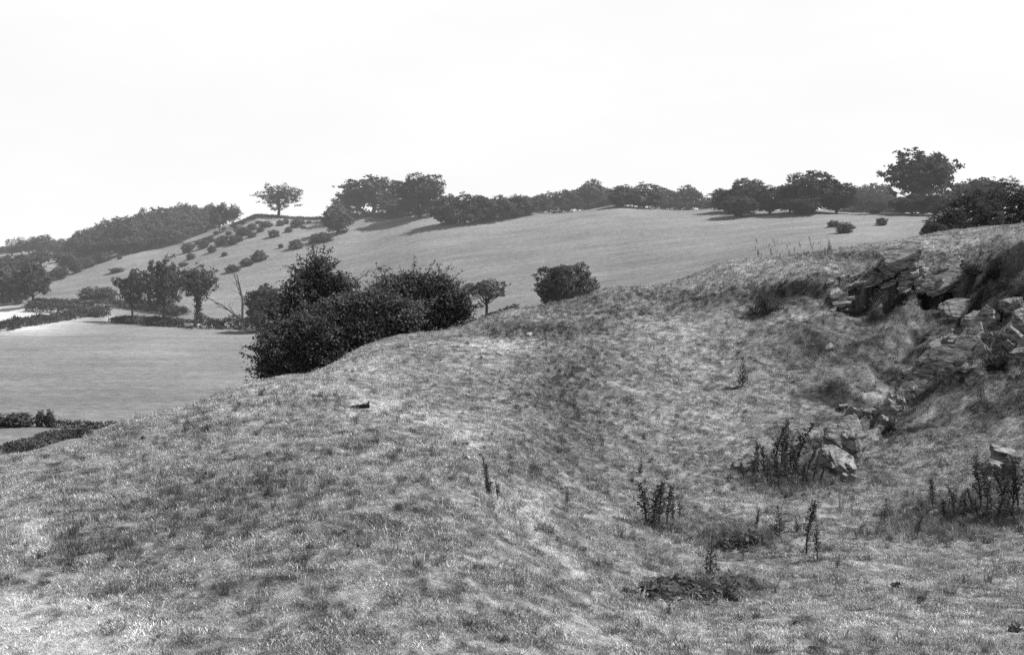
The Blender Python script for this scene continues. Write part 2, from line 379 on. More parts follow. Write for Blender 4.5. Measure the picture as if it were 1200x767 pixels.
for i in range(6): tuft(i, 30, .085, .008, .042, .0065, 1.0)
HID2 = bpy.data.collections.new('tall_tufts'); _h = HID; HID = HID2
for i in range(4): tuft(20 + i, 34, .08, .06, .24, .007, .8)
HID = _h

def gn_scatter(name, P, tone, scl, coll, label_kind='stuff'):
    n = len(P)
    me = bpy.data.meshes.new(name); me.vertices.add(n); me.vertices.foreach_set('co', np.asarray(P, np.float32).ravel())
    r = np.random.RandomState(3)
    for an, av in (('tone', tone), ('scl', scl), ('rot', r.rand(n) * 6.283)):
        a = me.attributes.new(an, 'FLOAT', 'POINT'); a.data.foreach_set('value', np.asarray(av, np.float32))
    o = link(bpy.data.objects.new(name, me)); tag(o, kind='stuff')
    g = bpy.data.node_groups.new(name, 'GeometryNodeTree')
    g.interface.new_socket('Geometry', in_out='INPUT', socket_type='NodeSocketGeometry')
    g.interface.new_socket('Geometry', in_out='OUTPUT', socket_type='NodeSocketGeometry')
    N = g.nodes; L = g.links
    gi = N.new('NodeGroupInput'); go = N.new('NodeGroupOutput')
    ci = N.new('GeometryNodeCollectionInfo'); ci.inputs['Collection'].default_value = coll
    ci.inputs['Separate Children'].default_value = True; ci.inputs['Reset Children'].default_value = True
    iop = N.new('GeometryNodeInstanceOnPoints'); iop.inputs['Pick Instance'].default_value = True
    def attr(nm):
        a = N.new('GeometryNodeInputNamedAttribute'); a.data_type = 'FLOAT'; a.inputs['Name'].default_value = nm; return a.outputs[0]
    cx = N.new('ShaderNodeCombineXYZ'); L.new(attr('rot'), cx.inputs[2])
    sx = N.new('ShaderNodeCombineXYZ')
    sa = attr('scl')
    for i in range(3): L.new(sa, sx.inputs[i])
    L.new(gi.outputs[0], iop.inputs['Points']); L.new(ci.outputs[0], iop.inputs['Instance'])
    e2r = N.new('FunctionNodeEulerToRotation'); L.new(cx.outputs[0], e2r.inputs[0]); L.new(e2r.outputs[0], iop.inputs['Rotation'])
    L.new(sx.outputs[0], iop.inputs['Scale'])
    L.new(iop.outputs[0], go.inputs[0])
    md = o.modifiers.new('scatter', 'NODES'); md.node_group = g
    o.data.materials.append(M_GRASS)
    return o

rs = np.random.RandomState(5)
def sample_near(n, y0, y1, wfun, px0=-160, px1=1360):
    """random spots (px, Y) with world density ~ wfun"""
    out = []
    tot = 0
    while tot < n:
        px = rs.uniform(px0, px1, 60000); Y = np.exp(rs.uniform(math.log(y0), math.log(y1), 60000))
        # area element in (px, lnY) space is ~ Y^2
        w = Y ** 2 * wfun(px, Y)
        keep = rs.rand(60000) < w / w.max()
        out.append(np.stack([px[keep], Y[keep]], 1)); tot += keep.sum()
    return np.concatenate(out)[:n]
q = sample_near(210000, 6.5, 62, lambda p, y: y ** -1.05)
px_, Y_ = q[:, 0], q[:, 1]
z_ = height_pY(px_, Y_); x_ = (px_ - 600) / F0 * Y_; py_ = HOR - z_ / Y_ * F0
t_ = tone_of(px_, Y_, py_) * (0.5 + 1.0 * rs.rand(len(q)))
clump = fbm(x_ * 2.8, Y_ * 1.9, 61, 3)
bare = (t_ > .5) & (rs.rand(len(q)) < .65)
keep = ~bare & (t_ > .04)
sc_ = (.6 + .6 * rs.rand(len(q)) + .8 * np.clip(clump, -.5, 1)) * (Y_ / 12) ** .3
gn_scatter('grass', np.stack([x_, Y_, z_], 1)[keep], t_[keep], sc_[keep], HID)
# taller rank growth where the photo shows it darker
TALL = [(640,388,60,9,1),(700,365,60,8,.8),(780,348,70,7,.8),(870,338,40,8,.8),(680,425,40,14,.22),(655,470,50,40,.12),(930,560,45,16,1.6),(1150,600,60,14,1.8),(1080,620,50,12,.9),
        (1120,445,60,10,1.2),(1080,330,50,20,.5),(1160,330,50,25,.7),(1040,300,90,4,.7),(1180,292,40,6,1.2),(820,690,55,9,1),(860,632,40,10,.7),(780,610,30,12,.8),(960,520,40,10,.4),
        (590,590,20,10,.5),(1190,470,40,20,.4),(1050,500,14,16,1),(985,330,40,10,.6),(1160,410,30,20,.8),(300,580,120,30,.12),(100,640,80,20,.2),(350,480,60,20,.08),(940,290,30,7,.5)]
def tallw(p, y):
    z = height_pY(p, y); r_ = HOR - z / y * F0
    s = 0
    for (a, b, sx, sy, am) in TALL: s = s + am * np.exp(-((p - a) / sx) ** 2 - ((r_ - b) / sy) ** 2)
    return (s + .05 * (fbm((p - 600) / F0 * y * .8, y * .8, 91, 3) > .1)) * y ** -1.0
q = sample_near(12000, 7, 56, tallw)
px_, Y_ = q[:, 0], q[:, 1]
z_ = height_pY(px_, Y_); x_ = (px_ - 600) / F0 * Y_; py_ = HOR - z_ / Y_ * F0
t_ = tone_of(px_, Y_, py_) * (.3 + .75 * rs.rand(len(q)))
gn_scatter('tall_grass', np.stack([x_, Y_, z_], 1), t_, (.55 + .7 * rs.rand(len(q))) * np.interp(Y_, [8, 20, 30, 50], [.5, .8, .8, .75]), HID2)

# ------------------------------------------------------------------ plants: tubes and leaf clouds
class Geo:
    def __init__(s): s.V = []; s.F = []; s.lv = []; s.n = 0
    def quads(s, P0, U, W, lv):
        """leaf quads centred P0 (n,3) with half axes U, W"""
        n = len(P0)
        V = np.stack([P0 - U - W * .55, P0 + U * .25 - W, P0 + U + W * .35, P0 - U * .3 + W], 1).reshape(-1, 3)
        s.F.append(np.arange(n * 4).reshape(n, 4) + s.n); s.V.append(V); s.n += n * 4
        s.lv.append(np.repeat(lv, 4))
    def tube(s, pts, rad, k=6, lv=.5):
        pts = np.asarray(pts, float); m = len(pts)
        rings = []
        for i in range(m):
            d = pts[min(i + 1, m - 1)] - pts[max(i - 1, 0)]; d = d / (np.linalg.norm(d) + 1e-9)
            a = np.cross(d, [0.13, .97, .2]); a /= np.linalg.norm(a) + 1e-9; b = np.cross(d, a)
            th = np.arange(k) / k * 2 * math.pi
            rings.append(pts[i] + rad[i] * (np.cos(th)[:, None] * a + np.sin(th)[:, None] * b))
        s.V.append(np.concatenate(rings))
        Fq = []
        for i in range(m - 1):
            for j in range(k):
                Fq.append((s.n + i * k + j, s.n + i * k + (j + 1) % k, s.n + (i + 1) * k + (j + 1) % k, s.n + (i + 1) * k + j))
        s.F.append(np.array(Fq)); s.n += m * k; s.lv.append(np.full(m * k, lv))
    def build(s, name, mat, smooth=False):
        return mesh_np(name, np.concatenate(s.V), np.concatenate(s.F), mat, {'lv': np.concatenate(s.lv)}, smooth)

def unit(v): return v / (np.linalg.norm(v, axis=-1, keepdims=True) + 1e-9)

def leafcloud(g, r, C, rc, nper, leaf, flat=.55, up=.5, out=None):
    """C (m,3) clump centres"""
    m = len(C)
    P = np.repeat(C, nper, 0) + r.normal(size=(m * nper, 3)) * rc * np.array([1, 1, flat])
    nrm = unit(r.normal(size=P.shape) + np.array([0, 0, up]) + (0 if out is None else 1.5 * np.repeat(out, nper, 0)))
    U = unit(np.cross(nrm, r.normal(size=P.shape))); W = np.cross(nrm, U)
    sz = leaf * (.6 + .8 * r.rand(len(P), 1))
    clv = np.repeat(r.rand(m), nper) * .5 + r.rand(len(P)) * .5
    g.quads(P, U * sz, W * sz * .8, clv)

def lobe_points(r, lobes, n, skin=(.72, 1.04), zmin=None):
    L = np.array(lobes, float)
    w = (L[:, 3] * L[:, 4] + L[:, 3] * L[:, 5]); w /= w.sum()
    k = r.choice(len(L), n * 3, p=w)
    d = unit(r.normal(size=(n * 3, 3)) + np.array([0, 0, .25]))
    R = (skin[0] + (skin[1] - skin[0]) * r.rand(n * 3, 1) ** .6)
    P = L[k, :3] + d * R * L[k, 3:]
    # drop points buried deep in another lobe
    deep = np.zeros(n * 3, bool)
    for l in L:
        deep |= ((((P - l[:3]) / l[3:]) ** 2).sum(1) < .42)
    if zmin is not None: deep |= P[:, 2] < zmin
    P = P[~deep]; d = d[~deep]
    return P[:n], d[:n]

def make_lobes(r, n, cx, cy, cz, sx, sy, sz, rr):
    out = []
    for i in range(n):
        a = 2.4 * i + r.rand(); q = math.sqrt((i + .5) / n)
        hh = 1 - q * q * .9
        out.append((cx + math.cos(a) * q * sx, cy + math.sin(a) * q * sy, cz + sz * (hh * r.uniform(.5, 1) - .35), rr * r.uniform(.75, 1.25), rr * r.uniform(.75, 1.25), rr * r.uniform(.65, 1.0)))
    return out

FIB = np.array([[math.cos(2.39996 * i) * math.sqrt(1 - (1 - 2 * (i + .5) / 26) ** 2), math.sin(2.39996 * i) * math.sqrt(1 - (1 - 2 * (i + .5) / 26) ** 2), 1 - 2 * (i + .5) / 26] for i in range(26)])
def envelope(r, n, cz, R, bump=.22, zmin=0, fill=.3, lumps=26):
    """clump centres on a billowing crown surface, plus some inside it"""
    Ld = unit(FIB + r.normal(size=FIB.shape) * .22); La = r.uniform(.72, 1.06, len(Ld))
    d = unit(r.normal(size=(n * 2, 3)) + [0, 0, .12])
    c = d @ Ld.T
    rad = (La[None] * (1 - bump * (1 - np.exp(-(np.arccos(np.clip(c, -1, 1)) / .34) ** 2)) * 1.6)).max(1)
    sh = np.where(r.rand(len(d)) < fill, r.uniform(.35, .85, len(d)), r.uniform(.86, 1.03, len(d)))
    P = d * (rad * sh)[:, None] * np.array(R) + [0, 0, cz]
    k = P[:, 2] > zmin
    return P[k][:n], d[k][:n]

def tree_proto(seed, style, clumps, nper, leaf, rc, mat):
    """unit-sized plant: 1 wide, 1 high, foot at the origin. -> (trunk mesh, crown mesh)"""
    r = np.random.RandomState(seed)
    t = Geo(); g = Geo()
    fork, cz, R, zmin, bump, fill = {
        'oak': (.2, .58, (.52, .5, .44), .13, .3, .3), 'spread': (.24, .60, (.54, .54, .42), .2, .42, .18),
        'round': (.12, .50, (.52, .5, .52), .0, .24, .3), 'flat': (.4, .76, (.54, .5, .25), .5, .3, .25),
        'ivy': (.32, .66, (.53, .5, .36), .26, .42, .2), 'bush': (.08, .36, (.53, .53, .66), -.04, .24, .3)}[style]
    R = np.array(R) * np.array([1.13, 1.13, 1.04])
    C, d = envelope(r, clumps, cz, R, bump, zmin, fill)
    if style in ('oak', 'ivy', 'spread'):   # knock a few sky holes through
        hol = unit(r.normal(size=(4, 3))) * .8 * R + [0, 0, cz]
        k = np.ones(len(C), bool)
        for q in hol: k &= np.linalg.norm(C - q, axis=1) > .10
        C, d = C[k], d[k]
    if style == 'ivy':
        m = 60; zz = r.rand(m) * .42; a = r.rand(m) * 6.28; q = (.05 + .09 * np.exp(-zz * 14)) * r.rand(m) ** .5 * 1.3
        E = np.stack([np.cos(a) * q, np.sin(a) * q, zz], 1); C = np.concatenate([C, E]); d = np.concatenate([d, unit(E * [1, 1, 0] + 1e-3)])
    leafcloud(g, r, C, rc, nper, leaf, out=d)
    top = .85
    wob = r.normal(size=(5, 2)) * .012
    tp = [(wob[i, 0], wob[i, 1], z) for i, z in enumerate((-.06, .05, fork, .5, top))]
    tr = .032 if style != 'bush' else .012
    t.tube(tp, [tr * 1.5, tr, tr * .85, tr * .5, tr * .12], 7)
    nl = 14 if style in ('spread', 'oak', 'flat', 'ivy') else 7
    for i in range(nl):
        z0 = fork + (.55 - fork) * max(0, i - 2) / nl
        tgt = C[r.randint(len(C))] * np.array([.86, .86, .94])
        if tgt[2] < z0: tgt[2] = z0 + .08
        m = np.array([tgt[0] * .45, tgt[1] * .45, z0 + (tgt[2] - z0) * .4]) + r.normal(size=3) * .015
        t.tube([(0, 0, z0), m, tgt], [tr * .55, tr * .34, tr * .1], 5)
    return t.build('trunk', M_BARK, True), g.build('crown', mat)

PR = {}
def proto(key, n, **k):
    PR[key] = [tree_proto(100 * len(PR) + i + 3, **k) for i in range(n)]
proto('far_oak', 5, style='oak', clumps=330, nper=14, leaf=.026, rc=.036, mat=M_LEAF_FAR)
proto('far_round', 6, style='round', clumps=380, nper=14, leaf=.026, rc=.036, mat=M_LEAF_FAR)
proto('spread', 2, style='spread', clumps=330, nper=16, leaf=.016, rc=.026, mat=M_LEAF_FAR)
proto('oak', 3, style='oak', clumps=560, nper=20, leaf=.017, rc=.026, mat=M_LEAF_MID)
proto('round', 4, style='round', clumps=750, nper=20, leaf=.017, rc=.026, mat=M_LEAF_MID)
proto('spread_mid', 1, style='spread', clumps=380, nper=20, leaf=.016, rc=.026, mat=M_LEAF_MID)
proto('dome', 1, style='round', clumps=1500, nper=18, leaf=.0115, rc=.02, mat=M_LEAF_MID)
proto('ivy', 1, style='ivy', clumps=400, nper=20, leaf=.014, rc=.026, mat=M_LEAF_MID)
proto('flat', 1, style='flat', clumps=300, nper=24, leaf=.013, rc=.022, mat=M_LEAF_DARK)
proto('bush', 5, style='bush', clumps=260, nper=14, leaf=.03, rc=.042, mat=M_LEAF_MID)
proto('big_bush', 3, style='bush', clumps=1300, nper=22, leaf=.0095, rc=.018, mat=M_LEAF_MID)

_cnt = {}
def plant(key, px, top, base, wpx, label, cat='tree', name='broadleaf_tree', group=None, Y=None, variant=None, rz=None, sink=.02, parts=True, depth=1.0):
    if Y is None:
        Y = hit(px, base) or 420
    Yp = Y
    p = pt(px, Yp)
    h = (HOR - top) / F0 * Yp - p.z
    w = wpx / F0 * Yp
    i = _cnt.get(key, 0); _cnt[key] = i + 1
    tk, cr = PR[key][(i if variant is None else variant) % len(PR[key])]
    root = empty(name, (p.x, p.y, p.z - h * sink))
    root.rotation_euler = (0, 0, random.uniform(-.6, .6) if rz is None else rz)
    root.scale = (w, w * depth, h * (1 + sink))
    tag(root, label, cat, group)
    a = link(bpy.data.objects.new('trunk', tk), root)
    b = link(bpy.data.objects.new('crown', cr), root)
    return root

def shrub(key, px, top, base, wpx, label, cat='bush', name='bush', group=None, Y=None, variant=None):
    """a bush too dense to show any stem: one mesh"""
    if Y is None: Y = hit(px, base) or 420
    p = pt(px, Y)
    h = (HOR - top) / F0 * Y - p.z; w = wpx / F0 * Y
    i = _cnt.get(key, 0); _cnt[key] = i + 1
    o = link(bpy.data.objects.new(name, PR[key][(i if variant is None else variant) % len(PR[key])][1]))
    o.location = (p.x, p.y, p.z - h * .05); o.rotation_euler = (0, 0, random.uniform(0, 6.28)); o.scale = (w, w, h * 1.05)
    tag(o, label, cat, group)
    return o

# --- the skyline, left to right
sky_x = [-60, 0, 30, 60, 95, 112, 140, 170, 200, 225, 245, 262, 280]
sky_y = [288, 284, 276, 279, 272, 259, 254, 245, 239, 236, 238, 243, 247]
bas_x = [-60, 60, 95, 150, 200, 240, 270]
bas_y = [305, 304, 301, 298, 287, 272, 262]
def gnm(lbl): return lbl
WOOD = 'trees of the wood on the far ridge'
for row, (dy, f) in enumerate(((0, .55), (14, .22), (28, 0.0))):
    px = 98 + row * 5
    while px < (244 if row < 2 else 262):
        b = np.interp(px, bas_x, bas_y); s = np.interp(px, sky_x, sky_y)
        Y0 = hit(px, b) or 430
        Y0 = min(Y0, 470) + dy
        top = s + (b - s) * f + random.uniform(-2.2, 2.2)
        lab = ('tree in the front rank of the far wood, above the open slope', 'tree in the middle of the far wood, behind its front rank',
               'tree in the back rank of the far wood, crown against the sky')[row]
        plant('far_round' if random.random() < .6 else 'far_oak', px, top, b, random.uniform(26, 37), lab, group=WOOD, Y=Y0, name='woodland_tree')
        px += random.uniform(12, 17)
plant('far_oak', 257, 237, 263, 25, 'leafy tree ending the far wood, just left of the small end tree', name='woodland_tree', Y=445)
plant('spread', 273, 237, 260, 22, 'small tree at the right end of the far wood, trunk showing against sky', name='woodland_tree', Y=445)
LW = 'trees crowding the far left hillside'
for (px, top, base, w, Y) in [(-30,285,320,34,470),(-8,287,318,30,480),(14,287,312,28,500),(34,279,306,30,500),(50,274,305,32,500),(72,280,308,34,490),(92,272,305,30,470),(86,279,304,26,455),
        (-15,296,340,34,420),(8,298,336,32,420),(28,296,332,30,425),(48,292,322,26,440),(76,293,325,30,425),(88,304,322,20,415),(70,312,330,24,405),(100,276,300,26,460),
        (-25,315,352,34,370),(2,312,352,34,365),(18,318,352,28,360)]:
    plant('far_round' if random.random() < .5 else 'far_oak', px, top, base, w, 'hazy tree in the crowd of trees on the far left hillside', group=LW, Y=Y, name='hillside_tree')
plant('oak', 38, 302, 352, 46, 'dark full tree over the hedge corner by the pale field', Y=345, name='oak_tree')
plant('spread', 327, 212, 249, 58, 'lone spreading tree on the bare hilltop against the sky', Y=452, name='oak_tree', rz=.2, variant=0)
plant('far_round', 395, 236, 276, 38, 'smaller dark tree standing below the two big hilltop trees', Y=398, name='oak_tree')
plant('far_round', 410, 220, 254, 38, 'low tree at the left foot of the wide hilltop tree', Y=440, name='broadleaf_tree')
plant('far_oak', 438, 206, 256, 80, 'wide dense tree on the hilltop left of the tall rounded tree', Y=432, name='oak_tree')
plant('round', 491, 201, 263, 66, 'tall rounded dark tree, biggest of the hilltop row', Y=405, name='elm_tree', variant=0)
plant('far_round', 462, 232, 262, 48, 'low scrubby tree between the wide and the tall hilltop trees', Y=420)
HB = 'low trees of the belt along the hill crest'
for (px, top, base, w) in [(523,227,262,36),(545,228,261,34),(566,229,259,32),(585,230,256,30),(602,229,253,28),(617,229,250,26),(632,227,247,24),(644,226,245,18)]:
    plant('far_round', px, top - 1, base + 2, w * 1.4, 'low dense tree in the crest belt right of the tall rounded tree', group=HB, name='hedgerow_tree')
for (px, top, base, w, lab) in [
    (664,221,244,24,'small bushy tree just right of the gap in the crest belt'),
    (694,211,240,38,'paler distant tree showing over the crest bushes'),
    (690,224,244,28,'bushy tree in front of the paler distant tree on the crest'),
    (712,221,243,24,'crest tree next right of the paler distant tree'),
    (729,215,242,28,'pointed bushy tree, third from the gap on the crest'),
    (755,215,243,36,'broad bushy tree in the middle of the crest row'),
    (779,218,241,28,'small crest tree between the broad one and the end one'),
    (805,217,243,30,'bushy tree at the right end of the crest row, before the open gap')]:
    plant('far_round', px, top, base + 1, w * 1.42, lab, name='hedgerow_tree', Y=(430 if 'paler' in lab else None))
plant('bush', 826, 230, 244, 18, 'scrappy low bush in the open gap of the crest row', 'bush', 'bush')
for (px, top, base, w, lab) in [
    (849,218,247,28,'leftmost bushy tree of the right hand crest thicket'),
    (876,208,247,36,'tallish bushy tree near the left end of the crest thicket'),
    (868,226,252,34,'low dense tree at the front left of the crest thicket'),
    (902,216,249,34,'rounded thicket tree left of the tallest thicket tree'),
    (925,212,247,28,'dark thicket tree leaning on the tallest thicket tree'),
    (952,199,247,46,'tallest tree of the crest thicket, domed top'),
    (940,228,250,36,'low tree at the foot of the tallest thicket tree'),
    (980,212,248,34,'thicket tree next right of the tallest thicket tree'),
    (1004,214,246,34,'dense thicket tree left of the big oak'),
    (1026,214,246,34,'thicket tree touching the left side of the big oak'),
    (1045,226,247,30,'low dark bush under the left boughs of the big oak'),
    (1068,226,250,34,'low dark bush in front of the trunk of the big oak'),
    (1095,224,250,34,'low dark bush under the right boughs of the big oak')]:
    plant('round', px, top, base + 2, w * 1.42, lab, name='hedgerow_tree')
plant('oak', 1080, 171, 249, 88, 'big oak towering over the crest thicket', Y=322, name='oak_tree', variant=1, rz=.4)
plant('far_round', 1135, 208, 245, 50, 'distant tree just showing over the near thorn thicket', Y=330)
plant('far_round', 1160, 206, 245, 50, 'distant tree behind the crown of the near thorn thicket', Y=330)
# near thorn thicket behind the quarry rim, at the right
TH = 'thorns of the thicket behind the quarry rim'
for (px, top, w, Y, lab) in [(1094,256,36,82,'lowest thorn at the left tip of the thicket behind the quarry rim'),(1112,240,54,84,'low left end thorn of the thicket behind the quarry rim'),(1140,219,78,90,'domed thorn bush in the thicket behind the quarry rim'),
                        (1185,205,86,94,'tall thorn bush of the rim thicket at the picture edge'),(1240,198,90,96,'outermost thorn bush of the rim thicket')]:
    plant('big_bush', px, top, 276, w, lab, 'bush', 'thorn_bush', Y=Y, variant=0 if Y != 90 else 1)

# --- bushes dotted over the far slope
SB = 'bushes scattered over the far slope'
for (px, base, w, h) in [(312,266,14,8),(321,278,13,10),(328,265,8,8),(335,263,7,8),(347,267,13,12),(347,292,15,13),(329,291,6,6),(288,276,14,10),(273,287,9,9),
        (219,296,13,12),(223,304,9,9),(238,291,13,11),(247,284,8,9),(248,296,9,9),(258,288,13,12),(272,286,13,12),(282,275,13,11),(295,270,11,9),(295,278,10,7),
        (137,319,17,6),(140,304,5,5),(215,312,12,5),(272,319,15,10),(263,300,7,5),(362,262,6,4),(303,262,8,4),(356,268,5,4),(231,287,6,5),(240,283,6,5),(253,275,6,5),(262,270,6,5),(268,276,7,6),(276,268,6,5),(285,263,6,5),(297,258,6,4),(318,255,6,4),(305,272,8,6),(338,272,8,7),(354,263,7,6),(225,291,7,6),(281,283,8,7),(262,281,8,6)]:
    shrub('bush', px, base - h, base, w * 1.15, 'small dark bush dotted on the far slope below the lone tree', group=SB)
for (px, base, w, h, lab) in [(304,306,17,14,'round bush on the slope, highest of the three in a line'),(289,312,15,10,'middle bush of three in a line on the slope'),
        (376,284,24,13,'wide low bush below the smaller hilltop tree'),(119,308,18,14,'round bush alone on the slope under the far wood'),
        (102,314,17,12,'bush left of the round one under the far wood'),(90,314,9,12,'narrow bush by the far left trees'),(153,297,18,12,'pale bush at the foot of the far wood'),
        (990,273,20,14,'rounded bush in the meadow, larger of the pair'),(976,266,12,9,'smaller bush touching the rounded meadow bush'),
        (1033,264,13,10,'small bush alone in the meadow below the thicket'),(1025,250,12,6,'low bush at the top edge of the meadow'),
        (107,350,26,15,'dark bush standing above the valley hedge'),(126,351,20,16,'taller bush beside the dark one above the valley hedge')]:
    shrub('bush', px, base - h, base, w * 1.15, lab)

# --- valley trees
plant('spread_mid', 155, 308, 358, 46, 'leaning field tree, left of the three in the valley', Y=292, name='oak_tree', variant=0)
plant('oak', 192, 298, 362, 50, 'tallest and middle tree of the three in the valley', Y=287, name='oak_tree', variant=0)
plant('ivy', 232, 306, 378, 54, 'ivy clad tree above the cattle, right of the three in the valley', Y=272, name='oak_tree')
plant('round', 312, 328, 378, 50, 'round crowned tree beside the dead tree', Y=250, name='broadleaf_tree', variant=1)
plant('dome', 663, 300, 356, 76, 'single rounded tree on the meadow beyond the ridge', Y=172, name='broadleaf_tree', variant=2)
plant('flat', 570, 326, 372, 58, 'small flat topped tree at the right of the black thorns', Y=190, name='thorn_tree')

# dead tree
g = Geo(); r = np.random.RandomState(9)
def snag(g, p, d, L_, rad, depth):
    pts = [np.array(p)]; dd = np.array(d, float)
    for i in range(4):
        dd = unit(dd + r.normal(size=3) * .13); pts.append(pts[-1] + dd * L_ / 4)
    g.tube(pts, [rad, rad * .85, rad * .7, rad * .55, rad * .3], 5)
    if depth:
        for i in range(3):
            snag(g, pts[1 + i], unit(dd + r.normal(size=3) * .7 + np.array([0, 0, .2])), L_ * .5, rad * .45, depth - 1)
pd = pt(284, 268)
snag(g, (0, 0, -.3), (.02, 0, 1), 12.5, .36, 2); snag(g, (-.1, 0, .5), (-.55, 0, .75), 8.5, .28, 2); snag(g, (.1, 0, .8), (.6, .2, .7), 3.0, .22, 1)
o = link(bpy.data.objects.new('dead_tree', g.build('dead_tree', M_DEADWOOD, True))); o.location = pd
tag(o, 'bare dead tree with forked leafless stems above the hedge', 'tree')

# --- hedges
def hedge(pts, h, w, label, mat, seed, name='hedge', leaf=.17, dens=1.0, Ys=None):
    """pts: photo points on the ground; h, w metres"""
    r = np.random.RandomState(seed)
    W = [at(a, b) if Ys is None else pt(a, b) for (a, b) in pts]
    g = Geo(); org = W[0]
    for i in range(len(W) - 1):
        A, B = np.array(W[i]), np.array(W[i + 1]); L_ = np.linalg.norm(B - A); d = (B - A) / L_
        n = int(L_ * dens * 16)
        s = r.rand(n); base = A[None] + (B - A)[None] * s[:, None]
        side = np.array([-d[1], d[0], 0])
        hv = h * (.75 + .45 * fbm((base[:, 0] + base[:, 1]) * .25, base[:, 0] * 0, seed, 3)) 
        th = r.rand(n) * math.pi; rr = r.uniform(.75, 1.05, n)
        C = base + side * (np.cos(th) * rr * w / 2)[:, None]
        C[:, 2] = gz(C[:, 0], C[:, 1]) + np.sin(th) ** .7 * hv * rr
        leafcloud(g, r, C - np.array(org), leaf * 1.9, 14, leaf)
    o = link(bpy.data.objects.new(name, g.build(name, mat))); o.location = org
    tag(o, label, 'hedge')
    return o
hedge([(-60,392),(0,388),(35,381),(75,375),(100,371),(126,369)], 2.5, 3.6, 'thick hedge along the near side of the pale field', M_LEAF_MID, 1)
hedge([(-40,352),(0,352),(30,356)], 2.6, 3.2, 'hedge behind the pale field at the far left', M_LEAF_MID, 2)
hedge([(34,364),(60,366),(90,368),(122,372)], 2.6, 3.2, 'clipped hedge on the far side of the lane', M_LEAF_MID, 3)
hedge([(40,357),(70,359),(105,360),(135,360),(160,360),(190,364),(215,370)], 2.7, 4.0, 'bushy hedge beneath the three valley trees', M_LEAF_MID, 4)
hedge([(139,377),(160,379),(190,381),(215,383),(232,384)], 3.2, 4.5, 'dark hedge from the field gateway to the cattle', M_LEAF_MID, 5)
hedge([(232,384),(255,385),(280,385),(310,386),(350,388)], 3.6, 4.5, 'dark hedge from the cattle to under the dead tree', M_LEAF_MID, 6)
hedge([(530,182),(560,184),(585,186),(607,188)], 2.3, 2.6, 'hedge behind the ridge at the foot of the flat topped tree', M_LEAF_DARK, 8, Ys=1, leaf=.18)
hedge([(270,452),(300,450),(330,452),(360,450),(385,446)], 1.1, 1.6, 'low hedge line capping the bare hilltop', M_LEAF_FAR, 9, Ys=1)
hedge([(640,400),(700,394),(760,386),(815,380),(860,372)], 3.4, 4.0, 'scrubby growth along the crest under the small trees', M_LEAF_FAR, 10, Ys=1)
hedge([(860,362),(930,352),(1000,342),(1060,334),(1120,326)], 4.6, 5.0, 'dark undergrowth along the foot of the crest thicket', M_LEAF_MID, 11, Ys=1)
hedge([(395,430),(430,428),(470,416),(510,410)], 2.6, 4.0, 'undergrowth beneath the big hilltop trees', M_LEAF_FAR, 12, Ys=1)
hedge([(60,112),(90,112),(120,112),(160,112)], 0.8, 1.4, 'straggling low hedge at the bottom of the valley field', M_LEAF_MID, 13, leaf=.09, Ys=1)
hedge([(-60,90),(0,92),(30,96),(55,101),(70,104)], 0.8, 1.8, 'dark bank of brambles just below the near slope', M_LEAF_DARK, 14, leaf=.1, name='bramble_bank', dens=4, Ys=1)
hedge([(72,104),(90,105),(104,106)], 1.0, 1.6, 'small tail of brambles below the near slope', M_LEAF_DARK, 15, leaf=.08, name='bramble_bank', dens=4, Ys=1)
for (px, base, w, h, lab) in [(-12,500,40,18,'dark bush at the picture edge in the valley bottom'),(22,500,34,19,'rounded dark bush in the valley bottom hedge'),
                              (47,499,11,20,'slim upright bush, left one of a pair in the valley bottom'),(58,499,11,20,'slim upright bush, right one of a pair in the valley bottom')]:
    shrub('bush', px, base - h, base, w * 1.1, lab, Y=112)

# --- big black thorns behind the near ridge
def thorn(px, top, base_py, Y, wpx, seed, label, lobes, n=1500, sprays=60, shift=0):
    """lobes in unit space"""
    r = np.random.RandomState(seed)
    x = (px - 600) / F0 * Y; zb = float(height_pY(px, Y)); zt = (HOR - top) / F0 * Y
    h = zt - zb; w = wpx / F0 * Y
    scl = np.array([w, w * .55, h])
    root = empty('thorn_bush', (x, Y, zb)); tag(root, label, 'bush')
    g = Geo(); t = Geo()
    C, d = lobe_points(r, lobes, n, skin=(.6, 1.05), zmin=-.05)
    C = C * scl; leafcloud(g, r, C + r.normal(size=C.shape) * .12, .2, 20, .05, flat=.4, up=.9, out=d * .35)
    # sprays: straight shoots that break the outline
    L = np.array(lobes)
    for i in range(int(sprays * 1.5)):
        l = L[r.randint(len(L))]; dr = unit(r.normal(size=3) * [1, .7, .6] + [0, 0, .45])
        p0 = (l[:3] + dr * l[3:] * .75) * scl; ln = r.uniform(.5, 1.35)
        dd = unit(dr * [1, 1, .6] + [0, 0, .25])
        p1 = p0 + dd * ln
        t.tube([p0 - dd * .8, (p0 + p1) / 2 + r.normal(size=3) * .05, p1], [.03, .018, .006], 4)
        m = int(ln * 9)
        cc = p0 + (p1 - p0) * r.rand(m, 1) + r.normal(size=(m, 3)) * .06
        leafcloud(g, r, cc, .07, 5, .045, flat=.5, up=.8)
    for i in range(7):
        b0 = np.array([r.uniform(-.25, .25), r.uniform(-.1, .1), -.1]) * scl
        tg = C[r.randint(len(C))] * .9
        t.tube([b0, b0 * .4 + tg * .5 + r.normal(size=3) * .15, tg], [.11, .07, .02], 6)
    link(bpy.data.objects.new('branches', t.build('branches', M_BARK, True)), root)
    link(bpy.data.objects.new('foliage', g.build('foliage', M_LEAF_DARK)), root)
    return root
